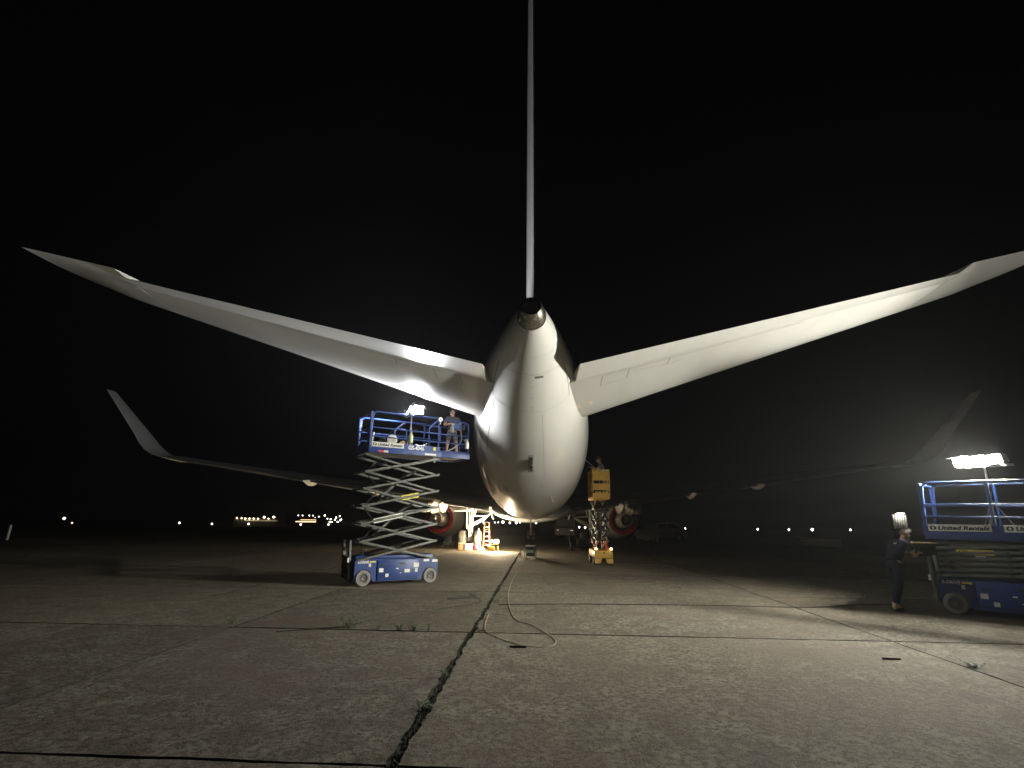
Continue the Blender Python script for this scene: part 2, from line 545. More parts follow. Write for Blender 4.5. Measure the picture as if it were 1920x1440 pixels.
for q in [
    (-4.29, 8.07, 0.13, 0.10, 12, 'spreading weed on the cross joint left of every other tuft', 1),
    (-2.52, 7.96, 0.14, 0.11, 22, 'bushiest weed tuft on the bright cross joint', 2),
    (-2.11, 7.88, 0.06, 0.07, 8, 'small weed just right of the bushiest tuft', 3),
    (-1.80, 7.84, 0.08, 0.10, 14, 'left one of two close weed tufts on the cross joint', 4),
    (-1.60, 7.83, 0.08, 0.10, 14, 'right one of two close weed tufts on the cross joint', 5),
    (-1.40, 7.83, 0.035, 0.09, 4, 'thin upright weed on the cross joint nearest the central joint', 6),
    (-0.68, 7.80, 0.07, 0.07, 10, 'weed where the cross joint meets the central joint beside the tan cord', 7),
    (-0.64, 10.44, 0.10, 0.14, 12, 'tall weed leaning out of the central joint beyond the cord loop', 8),
    (-0.66, 13.02, 0.11, 0.12, 12, 'weed in the central joint level with the blue lift base', 9),
    (-0.83, 5.68, 0.06, 0.07, 12, 'weed in the central joint closer to the camera than the cross joint', 10),
    (-0.85, 4.79, 0.07, 0.06, 16, 'nearest green weed clump in the central joint', 11),
    (4.80, 6.49, 0.12, 0.05, 22, 'flat green weed in the right-hand long joint', 12),
    (-0.42, 22.3, 0.10, 0.18, 12, 'tall weed beside the small dark generator', 13),
]:
    weed(*q)

for (xa, ya, xb, yb, lab) in [(-0.25, 6.97, -0.05, 6.96, 'short dark stick on the concrete below the cord loop'),
                              (3.97, 6.74, 4.16, 6.72, 'short dark stick on the concrete near the right-hand joint')]:
    mb = MB(); mb.bar((xa, ya, 0.012), (xb, yb, 0.012), 0.018, 0.02, bevel=0.004)
    tag(mb.build('stick', M['stick']), lab, 'stick', 'sticks lying on the apron')
rg = random.Random(12)
mb = MB()
for k in range(160):
    y = 2.2 + 14 * rg.random() ** 1.6; x = rg.uniform(-6, 8)
    s = rg.uniform(0.003, 0.008)
    t = bmesh.new(); bmesh.ops.create_icosphere(t, subdivisions=1, radius=s)
    mb.merge(t, Matrix.Translation((x, y, 0.004)) @ Matrix.Rotation(rg.uniform(0, 6), 4, 'Z') @ Matrix.Diagonal((1.5, 0.9, 0.6, 1)))
o = mb.build('grit', paint('grit_stone', (0.20, 0.18, 0.15), 0.9, dirt=0.8, scale=3, dirt_col=(0.05, 0.045, 0.04)), smooth=0)
o['kind'] = 'stuff'; o['label'] = 'grit scattered over the apron slabs'


def smooth_path(pts, k=6):
    P = [Vector(p) for p in pts]; out = []
    for i in range(len(P) - 1):
        p0, p1, p2, p3 = P[max(i - 1, 0)], P[i], P[i + 1], P[min(i + 2, len(P) - 1)]
        for j in range(k):
            t = j / k
            out.append(0.5 * ((2 * p1) + (p2 - p0) * t + (2 * p0 - 5 * p1 + 4 * p2 - p3) * t * t + (3 * p1 - p0 - 3 * p2 + p3) * t ** 3))
    out.append(P[-1]); return out


cord = [(0.0, 21.95), (-0.29, 18.02), (-0.45, 14.39), (-0.46, 12.27), (-0.44, 11.06), (-0.33, 9.52), (-0.2, 8.67), (0.0, 8.39), (0.22, 7.78), (0.31, 7.46), (0.31, 7.21), (0.23, 7.03), (0.03, 6.99), (-0.2, 7.17), (-0.41, 7.46), (-0.6, 7.84), (-0.66, 8.33), (-0.67, 9.23)]
mb = MB(); mb.tube(smooth_path([(x, y, 0.007) for x, y in cord]), 0.0048, 6)
tag(mb.build('extension_cord', M['cord']), 'tan extension cord looping over the cross joint to the generator', 'cord')
c2 = [(-3.4, 7.6), (-2.65, 8.0), (-2.36, 8.56), (-1.93, 9.16), (-1.42, 9.8), (-0.99, 10.33), (-0.94, 10.73), (-1.08, 10.99), (-1.47, 10.81), (-1.6, 10.86), (-1.41, 11.1), (-1.1, 11.21), (-1.26, 11.66), (-1.03, 12.2), (-0.84, 12.69)]
mb = MB(); mb.tube(smooth_path([(x, y, 0.006) for x, y in c2]), 0.0055, 6)
tag(mb.build('extension_cord', M['cord_dark']), 'thin dark cord with a small coil left of the central joint', 'cord')
c3 = [(-0.57, 10.18), (0.63, 10.37), (1.99, 10.45), (3.43, 10.48), (4.69, 10.42), (5.46, 10.56), (6.12, 10.88), (6.9, 11.0)]
mb = MB(); mb.tube(smooth_path([(x, y, 0.008) for x, y in c3]), 0.008, 6)
tag(mb.build('extension_cord', M['cord_dark']), 'long straight dark line running right towards the parked blue lift', 'cord')  # thin dark tube laid nearly straight across the slabs

# ---------------------------------------------------------------- far lights and buildings


def far_lamp(name, label, x, y, z, zg, r, mat, group, cat):
    t = thing(name, label, cat, (x, y, zg), 0, group)
    h = max(z - zg, 0.15)
    mb = MB(); mb.tube([(0, 0, 0), (0, 0, h)], [0.05, 0.035], 6); mb.build('post', M['dark_steel'], t)
    mb = MB(); mb.sphere((0, 0, h + r * 0.4), r, 8, 6); mb.build('lamp_globe', mat, t)
    return t


EDGE = [(-71.6, -0.12), (-64.8, -0.26), (-57.2, -0.18), (-46.5, -0.18), (-40.8, -0.12), (26.9, -0.12), (30.4, -0.18), (44.5, -0.13), (50.5, -0.16), (55.0, -0.12), (62.3, -0.04)]
lab_e = ['tiny white edge light first from the left on the dark horizon', 'tiny white edge light second from the left on the dark horizon', 'tiny white edge light under the bright row of terminal lamps',
         'tiny white edge light under the left end of the lit orange strip', 'tiny white edge light below the cluster of town lamps',
         'left of two edge lights right of the yellow lift', 'right of two edge lights right of the yellow lift', 'lone edge light below the right wing',
         'edge light left of the brightest one below the right wing', 'brightest edge light on the right horizon', 'edge light nearest the white slatted cabinet']
for (x, z), l in zip(EDGE, lab_e):
    far_lamp('runway_light', l, x, 110, z, -0.75, 0.16 if x != 55.0 else 0.24, M['far_lamp'], 'runway edge lights far off', 'runway light')
UND = [(-7.69, 0.70, .13), (-5.86, 0.8, .09), (-5.33, .81, .09), (-4.55, .82, .20), (-3.41, .75, .14), (-2.37, .76, .17), (-1.76, .85, .11), (.86, .79, .15), (7.86, .19, .13), (8.81, .12, .14)]
lab_u = ['faint light left of the orange ladder top', 'faint light right of the orange ladder top', 'second faint light right of the orange ladder top', 'broad lamp under the left of the tail belly',
         'lamp between the broad one and the bright pair under the belly', 'bright lamp left of the drain mast under the belly', 'dim lamp just right of the bright one under the belly',
         'lamp right of the drain mast under the belly', 'left of two lamps beside the right landing gear', 'right of two lamps beside the right landing gear']
for (x, z, r), l in zip(UND, lab_u):
    far_lamp('area_lamp', l, x, 90, z, -0.5, r, M['far_lamp'], 'lamps seen under the aircraft', 'far lamp')

TERM = [(-110.18, .67), (-108.37, .68), (-106.94, .51), (-105.33, .52), (-103.72, .54), (-102.12, .56), (-99.76, .96), (-98.11, .6), (-96.16, 1.0)]
t = thing('terminal_building', 'low dark building with a row of bright warm lamps far left', 'building', (-103, 203, -2.6))
mb = MB(); mb.box((0, 3.0, 1.6), (17, 6, 3.2)); mb.build('wall', M['bld'], t)
mb = MB(); mb.box((0, 2.6, 3.35), (17.6, 7, 0.25)); mb.build('roof', M['bld'], t)
for k, (x, z) in enumerate(TERM):
    r = 0.42 if k in (6, 8) else 0.27
    mb = MB(); mb.sphere((x + 103, -0.35, z + 2.6), r, 8, 6); mb.build('wall_lamp', M['far_warm'], t)
mb = MB(); mb.box((2.0, -0.03, 2.35), (12.5, 0.05, 0.35)); mb.build('window_strip', glow('far_dim', (1, .75, .5), .12), t)
t = thing('hangar_building', 'long low building with an orange lit window strip', 'building', (-75.7, 183, -2.6))
mb = MB(); mb.box((0, 3.0, 1.7), (8.5, 6, 3.4)); mb.build('wall', M['bld'], t)
mb = MB(); mb.box((0, 2.7, 3.55), (9.0, 7.0, 0.25)); mb.build('roof', M['bld'], t)
mb = MB(); mb.box((0, -0.03, 2.35), (6.9, 0.05, 0.32)); mb.box((0.8, -0.03, 2.95), (5.4, 0.05, 0.16)); mb.build('window_strip', M['far_strip'], t)
mb = MB(); mb.box((0.4, -0.05, 2.66), (6.0, 0.05, 0.10)); mb.build('window_frame', M['bld'], t)
for x in (-78.34, -76.9, -74.57, -73.31):
    mb = MB(); mb.sphere((x + 75.7, -0.3, 4.35), 0.16, 8, 6); mb.build('roof_lamp', M['far_lamp'], t)
    mb = MB(); mb.cyl((x + 75.7, -0.1, 3.6), (x + 75.7, -0.3, 4.2), 0.03, 6); mb.build('lamp_post', M['dark_steel'], t)
TOWN = [(-95.22, .64), (-93.62, 1.35), (-92.52, 0), (-91.03, 1.83), (-89.71, .47), (-88.26, .26), (-87.67, -.87), (-86.33, .05), (-85.94, .97), (-84.33, 1.67), (-83.93, -.15), (-83.5, .31), (-88.63, -.88), (-85.06, -.85), (-78.15, -1.0), (-76.49, -.98)]
for k, (x, z) in enumerate(TOWN):
    far_lamp('street_lamp', 'small far street lamp in the cluster left of the scissor stack', x, 240, z, -2.8, (0.30, 0.22, 0.26, 0.30, 0.24)[k % 5], M['far_warm'] if k % 3 == 0 else M['far_lamp'], 'street lamps of the far lot', 'street lamp')
far_lamp('street_lamp', 'dim warm far lamp alone at the far left', -174.5, 200, -0.37, -2.3, 0.5, M['far_soft'], None, 'street lamp')
far_lamp('street_lamp', 'faint reddish low lamp at the far left', -171.1, 200, -1.9, -2.5, 0.3, M['far_soft'], None, 'street lamp')
t = thing('marker_post', 'faint pale marker post at the far left edge', 'post', (-29.2, 30, -0.03))
mb = MB(); mb.tube([(0, 0, 0), (0.04, 0, 0.9)], 0.06, 8); mb.build('pole', M['sticker'], t)
mb = MB(); mb.box((0, 0, 0.04), (0.3, 0.3, 0.08)); mb.build('base', M['black'], t)

# ================================================================ AIRCRAFT
plane = thing('airliner', 'white twin-engine airliner seen from straight behind its tail', 'airplane', (0, 27.5, 0))
P = lambda mb, name, mat, parent=plane, smooth=35: mb.build(name, mat, parent, local=False, smooth=smooth)

# fuselage sections: distance, top z, bottom z, half width
SEC = [(8.60, 5.135, 4.610, .262), (8.90, 5.155, 4.525, .37), (9.7, 5.22, 4.30, .62), (11.0, 5.31, 3.93, .98), (12.5, 5.38, 3.50, 1.27), (14.0, 5.43, 3.08, 1.50),
       (16.0, 5.45, 2.50, 1.73), (18.0, 5.46, 1.97, 1.85), (20.0, 5.46, 1.60, 1.88), (22.0, 5.46, 1.47, 1.88), (25, 5.46, 1.45, 1.88), (38, 5.46, 1.45, 1.88),
       (41, 5.40, 1.47, 1.82), (43, 5.02, 1.55, 1.62), (44.5, 4.25, 1.72, 1.2), (45.6, 3.45, 2.0, .72), (46.2, 2.95, 2.28, .3), (46.35, 2.70, 2.5, .08)]


def pchip(xs, ys, x):
    n = len(xs)
    if x <= xs[0]: return ys[0]
    if x >= xs[-1]: return ys[-1]
    i = max(k for k in range(n - 1) if xs[k] <= x)
    d = [(ys[k + 1] - ys[k]) / (xs[k + 1] - xs[k]) for k in range(n - 1)]

    def m(k):
        if k == 0: return d[0]
        if k == n - 1: return d[-1]
        if d[k - 1] * d[k] <= 0: return 0.0
        h0, h1 = xs[k] - xs[k - 1], xs[k + 1] - xs[k]
        w1, w2 = 2 * h1 + h0, h1 + 2 * h0
        return (w1 + w2) / (w1 / d[k - 1] + w2 / d[k])
    h = xs[i + 1] - xs[i]; t = (x - xs[i]) / h
    return (ys[i] * (2 * t ** 3 - 3 * t ** 2 + 1) + h * m(i) * (t ** 3 - 2 * t ** 2 + t) + ys[i + 1] * (-2 * t ** 3 + 3 * t ** 2) + h * m(i + 1) * (t ** 3 - t ** 2))


XS = [s[0] for s in SEC]
fz = lambda D: (pchip(XS, [s[1] for s in SEC], D), pchip(XS, [s[2] for s in SEC], D), pchip(XS, [s[3] for s in SEC], D))


def fus(D, phi, off=0.0):
    """phi 0 = bottom centre, positive to the right"""
    zt, zb, w = fz(D)
    zc, hz = (zt + zb) / 2, (zt - zb) / 2
    nx, nz = sin(phi) / w, -cos(phi) / hz
    l = sqrt(nx * nx + nz * nz)
    return Vector((w * sin(phi) + nx / l * off, D, zc - hz * cos(phi) + nz / l * off))


Ds = [8.60, 8.75, 8.9, 9.1, 9.3] + [9.6 + 0.4 * k for k in range(36)] + [24 + 2 * k for k in range(8)] + [39, 40, 41, 42, 43, 43.6, 44.2, 44.8, 45.3, 45.7, 46.0, 46.2, 46.35]
mb = MB()
NF = 72
mb.loft([[fus(D, 2 * pi * k / NF) for k in range(NF)] for D in Ds])
body = P(mb, 'fuselage', M['skin_white'], smooth=40)


def ribbon(mb, pts_fn, n, w, thick=0.003):
    """thin raised strip following fus(); pts_fn(t) -> (D, phi)"""
    A = []
    for k in range(n + 1):
        D, ph = pts_fn(k / n)
        A.append((fus(D, ph, 0.002), (fus(D, ph, 0.02) - fus(D, ph, 0)).normalized()))
    for k in range(n):
        (p, nn), (q, n2) = A[k], A[k + 1]
        t = (q - p).normalized()
        s = t.cross(nn).normalized() * w / 2
        mb.add([p - s, p + s, q + s, q - s], [(0, 1, 2, 3)])
    return mb


def seam(f, n=24, w=0.015):
    mb = MB(); ribbon(mb, f, n, w)
    o = P(mb, 'panel_seam', M['seam'], body, 60); return o


seam(lambda t: (9.92 + 0.10 * (1 - (2 * t - 1) ** 2), radians(-80 + 160 * t)))
seam(lambda t: (11.55 - 0.22 * (2 * t - 1) ** 2, radians(-52 + 104 * t)))
seam(lambda t: (9.98 + 1.36 * t, radians(62 - 10 * t)))
seam(lambda t: (9.98 + 1.36 * t, radians(-62 + 10 * t)))
seam(lambda t: (9.42, radians(0 + 55 * t)), w=0.008)
seam(lambda t: (11.5 + 3.2 * t, radians(-48 - 2 * t)))
seam(lambda t: (11.75, radians(-85 + 40 * t)), w=0.009)
seam(lambda t: (11.7 + 4.0 * t, radians(13)), w=0.005)
seam(lambda t: (10.7, radians(-75 + 18 * t)), w=0.008)
seam(lambda t: (16.4, radians(-70 + 140 * t)), w=0.007)
seam(lambda t: (18.6, radians(-75 + 150 * t)), w=0.008)
for D, ph in ((10.02, 1.5), (10.47, 1), (10.95, 1), (11.34, 1), (11.46, 0.8), (11.46, -5.5)):
    c = fus(D, radians(ph), 0.002); nn = (fus(D, radians(ph), 0.05) - fus(D, radians(ph), 0)).normalized()
    mb = MB(); mb.lathe([(0, 0.001), (0.014, 0.001), (0.014, -0.004)], c, nn, 10); P(mb, 'drain_hole', M['hole'], body)


def patch(name, D0, D1, p0, p1, mat, off=0.004, n=6, th=0.0):
    mb = MB()
    rows = [[fus(D0 + (D1 - D0) * i / n, radians(p0 + (p1 - p0) * j / n), off) for j in range(n + 1)] for i in range(n + 1)]
    v = [[mb.bm.verts.new(p) for p in r] for r in rows]
    for i in range(n):
        for j in range(n): mb.bm.faces.new((v[i][j], v[i][j + 1], v[i + 1][j + 1], v[i + 1][j]))
    # rim down to the skin
    for i in range(n):
        for (a, b) in ((v[i][0], v[i + 1][0]), (v[i][n], v[i + 1][n])): pass
    return P(mb, name, mat, body)


patch('access_handle', 10.08, 10.16, 6, 19, M['seam'])
patch('service_panel', 16.7, 17.15, -29, -22.5, M['skin_grey'])
# tail skid: frame, flat patch coloured for the shade of its recess, shoe
patch('skid_panel', 13.9, 15.1, -2.6, 2.6, M['skin_grey'], 0.003)
patch('skid_shade', 14.05, 14.95, -1.7, 1.7, M['hole'], 0.006)
mb = MB()
mb.loft([[fus(D, 0, 0) + Vector((sx * w, 0, -h)) for sx, h in ((-1, -0.02), (1, -0.02), (1, hh * .8), (0.6, hh), (-0.6, hh), (-1, hh * .8))] for D, w, hh in ((14.2, .035, .06), (14.5, .05, .17), (14.8, .045, .12), (14.92, .03, .03))])
P(mb, 'tail_skid', M['steel'], body)
mb = MB(); mb.loft([[fus(22, 0.0) + Vector((sx * .012, sy * .09 + dy, -h)) for sx, sy in ((-1, -1), (1, -1), (1, 1), (-1, 1))] for h, dy in ((-0.05, 0), (0.30, -0.12))]); P(mb, 'drain_mast', M['skin_white'], body)
for D, ph, hh in ((17.6, 21, .16), (24.5, -30, .22)):
    mb = MB(); mb.loft([[fus(D, radians(ph)) + (fus(D, radians(ph), 1) - fus(D, radians(ph))) * h + Vector((sx * .010, sy * (.09 - h * .2) - h * .4, 0)) for sx, sy in ((-1, -1), (1, -1), (1, 1), (-1, 1))] for h in (-0.02, hh)])
    P(mb, 'blade_antenna', M['skin_white'], body)
# vents low on the right side
for ph in (33, 39):
    patch('drain_flap', 16.2, 16.27, ph, ph + 1.1, M['skin_grey'], 0.006)

# APU exhaust
mb = MB()
ax = Vector((0, -1, 0.16)).normalized()
mb.lathe([(0.262, -0.06), (0.258, 0.0), (0.245, 0.10), (0.215, 0.24), (0.178, 0.36), (0.168, 0.37), (0.160, 0.35), (0.19, 0.2), (0.20, -0.3)], (0, 8.66, 4.875), ax, 40)
apu = P(mb, 'apu_exhaust', M['steel'])
mb = MB(); mb.lathe([(0.0, 0.02), (0.196, 0.0)], (0, 8.66, 4.875), ax, 32); P(mb, 'exhaust_throat', M['hole'], apu)

# wing-body fairing (belly)
mb = MB()
rings = []
for D, w, zt, zb in ((23.8, 1.0, 1.75, 1.50), (24.6, 1.5, 2.1, 1.43), (25.6, 1.85, 2.5, 1.37), (27.2, 2.0, 2.7, 1.30), (30, 2.02, 2.7, 1.29), (33.5, 1.9, 2.5, 1.33), (35, 1.5, 2.1, 1.42), (36, 0.9, 1.75, 1.5)):
    rings.append([(w * sin(a) * (1 if abs(sin(a)) < .99 else 1), D, (zt + zb) / 2 - (zt - zb) / 2 * cos(a)) for a in [2 * pi * k / 40 for k in range(40)]])
mb.loft(rings)
P(mb, 'belly_fairing', M['skin_white'], body)


# ---- lifting surfaces
def naca(x, t): return 5 * t * (0.2969 * sqrt(max(x, 0)) - 0.1260 * x - 0.3516 * x * x + 0.2843 * x ** 3 - 0.1036 * x ** 4)


def section(le, te, up, t, x0=0.0, x1=1.0, n=10, camber=0.0):
    le, te, up = Vector(le), Vector(te), Vector(up)
    c = te - le; L = c.length
    xs = [x0 + (x1 - x0) * 0.5 * (1 - cos(pi * k / n)) if x0 == 0 else x0 + (x1 - x0) * k / n for k in range(n + 1)]
    cz = lambda x: camber * 4 * x * (1 - x)
    top = [le + c * x + up * L * (naca(x, t) + cz(x)) for x in xs]
    bot = [le + c * x + up * L * (-naca(x, t) + cz(x)) for x in xs]
    return top + bot[::-1]


HS = 0.72


def stab_le(u): return Vector((0.25 + (7.42 - 0.25) * u, 14.33 - (14.33 - 8.36) * u, 3.84 + (5.35 - 3.84) * u))
def stab_te(u): return Vector((0.25 + (7.28 - 0.25) * u, 9.98 - (9.98 - 6.66) * u, 4.48 + (5.19 - 4.48) * u))


def stabilizer(side):
    f = lambda p: Vector((p.x * side, p.y, p.z))
    up = Vector((-0.13 * side, 0, 1)).normalized()
    us = [0, .06, .12, .2, .3, .4, .5, .6, .7, .8, .855]
    mb = MB()
    mb.loft([section(f(stab_le(u)), f(stab_te(u)), up, 0.085, 0, HS) for u in us])
    root = P(mb, 'horizontal_stabilizer', M['skin_white'], smooth=30)
    # fixed tip with its own full chord
    mb = MB()
    tips = []
    for u, k in ((.857, 1), (.90, 1), (.94, .99), (.97, .96), (.99, .86), (1.0, .62)):
        le, te = f(stab_le(u)), f(stab_te(u))
        mid = te
        tips.append(section(mid + (le - mid) * k, te, up, 0.085 * (1 if u < .96 else .6)))
    mb.loft(tips)
    P(mb, 'stabilizer_tip', M['skin_white'], root, 30)
    # elevator, drooped
    mb = MB(); rings = []
    ang = radians(11)
    for u in (.095, .2, .35, .5, .65, .8, .853):
        le, te = f(stab_le(u)), f(stab_te(u))
        sec = section(le, te, up, 0.085, HS + 0.006, 1.0, 5)
        h = le + (te - le) * HS
        rings.append([h + Matrix.Rotation(ang, 3, 'X') @ (p - h) for p in sec])
    mb.loft(rings)
    P(mb, 'elevator', M['skin_white'], root, 30)
    # seams on the underside
    def und(u, x): 
        le, te = f(stab_le(u)), f(stab_te(u)); c = te - le
        return le + c * x - up * (c.length * naca(x, 0.085) + 0.002)
    for (u0, x0, u1, x1, w) in ((.17, .695, .62, .695, .011), (.17, .58, .24, .59, .010), (.24, .59, .24, .70, .010), (.34, .62, .34, .70, .010), (.25, .66, .34, .62, .009), (.17, .58, .17, .70, .010), (.34, .62, .37, .63, .009)):
        a, b = und(u0, x0), und(u1, x1)
        s = (b - a).cross(up).normalized() * w / 2
        mb = MB(); mb.add([a - s, a + s, b + s, b - s], [(0, 1, 2, 3)]); P(mb, 'panel_seam', M['seam'], root)
    for u in (.32, .62, .86):
        p = f(stab_le(u)); mb = MB(); mb.sphere(p + Vector((0, .02, -.02)), .02, 8, 6); P(mb, 'edge_stud', M['chrome'], root)
    return root


stabL = stabilizer(-1); stabR = stabilizer(1)
# ---- fin and rudder
def fin_le(v): return Vector((0, 15.6 - (15.6 - 8.9) * v, 5.0 + 7.4 * v))
def fin_te(v): return Vector((0, 9.35 - (9.35 - 7.0) * v, 5.0 + 7.4 * v))


FX = Vector((1, 0, 0))
mb = MB(); mb.loft([section(fin_le(v), fin_te(v), FX, 0.040 + .022 * v, 0, .70) for v in (0, .1, .2, .35, .5, .65, .8, .9, 1)])
fin = P(mb, 'vertical_stabilizer', M['skin_white'], smooth=30)
mb = MB(); rings = []
for v in (.045, .2, .4, .6, .8, .98):
    le, te = fin_le(v), fin_te(v)
    sec = section(le, te, FX, .040 + .022 * v, .706, 1, 5); h = le + (te - le) * .7
    rings.append([h + Matrix.Rotation(radians(1.6), 3, 'Z') @ (p - h) for p in sec])
mb.loft(rings); P(mb, 'rudder', M['skin_white'], fin, 30)
mb = MB(); mb.loft([section((0, 20.5 - 4.8 * v, 5.40 + .75 * v), (0, 13.5, 5.40 + .75 * v), FX, .05 * (1 - .6 * v)) for v in (0, .5, 1)]); P(mb, 'dorsal_fin', M['skin_white'], fin, 30)


# ---- wings, winglets, flaps, fairings
def wz(X): return 1.74 + 0.1365 * X
def wing_te(X):
    D = 25.9 - (X - 1.5) * .12 if X < 5.4 else 25.43 - (X - 5.4) * (3.53 / 10.6)
    return Vector((X, D, wz(X)))
def wing_le(X): return Vector((X, 33.8 - (X - 1.5) * (9.9 / 14.5), wz(X) + .06))


def wing(side):
    f = lambda p: Vector((p.x * side, p.y, p.z))
    mb = MB()
    secs = []
    for X in (0.6, 1.9, 3.0, 4.2, 5.4, 6.8, 8.5, 10.5, 12.5, 14.5, 15.6):
        t = 0.135 - 0.0025 * X
        secs.append(section(f(wing_le(X)), f(wing_te(X)), Vector((-.136 * side, 0, 1)).normalized(), t, camber=.012))
    mb.loft(secs)
    w = P(mb, 'wing', M['wing_grey'], smooth=30)
    # blended winglet
    mb = MB(); secs = []
    for k in range(9):
        t = k / 8
        a = radians(8 + 64 * min(1, t / .45))          # cant
        if t <= .45:
            th = radians(64) * t / .45; R_ = 1.15
            x = 15.6 + R_ * sin(th) * .98 + .12 * t; z = wz(15.6) + R_ * (1 - cos(th)) + .14 * sin(th)
        else:
            s = (t - .45) / .55
            x = 15.6 + 1.15 * sin(radians(64)) * .98 + .05 + 1.62 * s
            z = wz(15.6) + 1.15 * (1 - cos(radians(64))) + .13 + 2.08 * s
        ch = 1.75 * (1 - t) ** .8 + .50 * t if t < 1 else .46
        le = Vector((x, 23.95 - 1.75 * t * .95, z)); te = Vector((x, 23.95 - 1.75 * t * .95 - (1.95 - 1.40 * t), z))
        secs.append(section(f(le), f(te), Vector((-sin(a) * side, 0, cos(a))), .07))
    mb.loft(secs)
    P(mb, 'winglet', M['skin_white'], w, 30)
    # inboard and outboard flap
    for X0, X1 in ((1.95, 4.15), (5.7, 10.9)):
        mb = MB(); rings = []
        for X in (X0, (X0 + X1) / 2, X1):
            te = wing_te(X); ch = .75 if X < 5 else .55
            le = te + Vector((0, .62, -.05 + 0)); te2 = te + Vector((0, .62 - ch, -.17 if X < 5 else -.10))
            rings.append(section(f(le), f(te2), Vector((0, .1, 1)), .15 if X < 5 else .12, n=8))
        mb.loft(rings); P(mb, 'flap', M['gear_white'] if X0 < 3 else M['wing_grey'], w)
    # aileron gap strip + fairings
    for X, ln, r, dz in ((4.2, 2.6, .27, -.12), (7.3, 2.1, .155, -.03), (10.0, 1.9, .14, -.02)):
        te = wing_te(X)
        mb = MB(); rings = []
        for s, rr in ((-.45, .02), (-.32, .35), (-.1, .75), (.15, 1), (.45, 1), (.75, .7), (1.0, .08)):
            y = te.y + s * ln * .6
            c = Vector((X, y, te.z + dz - r * .55 * min(1, (1 - abs(s - .3))) - .05))
            rings.append([f(c + Vector((cos(a) * r * rr * .62, 0, sin(a) * r * rr))) for a in [2 * pi * k / 14 for k in range(14)]])
        mb.loft(rings); P(mb, 'flap_fairing', M['gear_white'], w)
    mb = MB(); mb.sphere(f(Vector((15.35, 22.15, wz(15.35) + .02))), .05, 8, 6); P(mb, 'tip_light', M['chrome'], w)
    for X in (12.0, 12.6, 13.2, 13.8, 14.4, 15.0):
        p = f(wing_te(X)); mb = MB(); mb.cyl(p, p + Vector((0, -.18, .0)), .006, 5); P(mb, 'static_wick', M['steel'], w)
    return w


wingL = wing(-1); wingR = wing(1)


# ---- engines
def engine(side):
    cx, cz = 4.96 * side, 1.47
    e = bpy.data.objects.new('engine', None); link(e, plane); WM[e.name] = WM[plane.name]
    A = (cx, 29.6, cz); ay = (0, 1, 0)
    mb = MB(); mb.lathe([(.70, .02), (.762, 0), (.80, .25), (.93, 1.0), (1.03, 1.9), (1.05, 2.6), (1.02, 3.2), (.95, 3.6), (.88, 3.75), (.80, 3.7), (.76, 3.3), (.78, 2.6)], A, ay, 48)
    P(mb, 'fan_cowl', M['skin_white'], e)
    mb = MB(); mb.lathe([(.785, .02), (.782, -.01), (.76, -.03), (.70, .02), (.60, .14), (.53, .36), (.52, .9)], A, ay, 48); P(mb, 'red_nozzle_ring', M['red'], e)
    mb = MB(); mb.lathe([(.0, 1.0), (.52, .95)], A, ay, 32); P(mb, 'fan_duct', M['inlet'], e)
    mb = MB(); mb.lathe([(.44, .8), (.42, .2), (.37, -.5), (.315, -1.05), (.305, -1.05), (.30, -.6), (.29, -.2)], A, ay, 40); P(mb, 'core_cowl', M['gear_white'], e)
    mb = MB(); mb.lathe([(.30, -.3), (.22, -.6), (.20, -.95), (.12, -1.3), (.0, -1.5)], A, ay, 32); P(mb, 'exhaust_plug', M['steel'], e)
    mb = MB(); mb.lathe([(.30, -.3), (.0, -.28)], A, ay, 32); P(mb, 'turbine_face', M['hole'], e)
    # pylon
    mb = MB()
    mb.loft([[(cx + sx * w, y, z) for sx, z in ((-1, zb), (1, zb), (1, zt), (-1, zt))] for y, w, zb, zt in ((26.6, .05, 2.18, 2.30), (27.4, .15, 1.92, 2.36), (28.6, .18, 1.80, 2.4), (30.5, .18, 2.2, 2.48), (32, .12, 2.4, 2.55))])
    P(mb, 'pylon', M['gear_white'], e)
    mb = MB()
    mb.loft([[(cx + dx * w, y, z0 + dz * h) for dx, dz in ((-1, 0), (-.7, .8), (0, 1), (.7, .8), (1, 0), (.8, -.8), (0, -1.1), (-.8, -.8))] for y, w, h, z0 in ((26.3, .04, .05, 2.2), (26.7, .17, .2, 2.12), (27.3, .25, .30, 2.05), (28.4, .24, .3, 2.05), (29.6, .1, .12, 2.2))])
    P(mb, 'pylon_fairing', M['gear_white'], e)
    # tailpipe shelf bracket next to the fairing
    mb = MB(); mb.box((cx + side * .25, 27.0, 2.02), (.34, .5, .5), Matrix.Rotation(radians(8 * side), 3, 'Y'), .04); P(mb, 'flap_actuator_fairing', M['gear_white'], e)
    return e


engL = engine(-1); engR = engine(1)


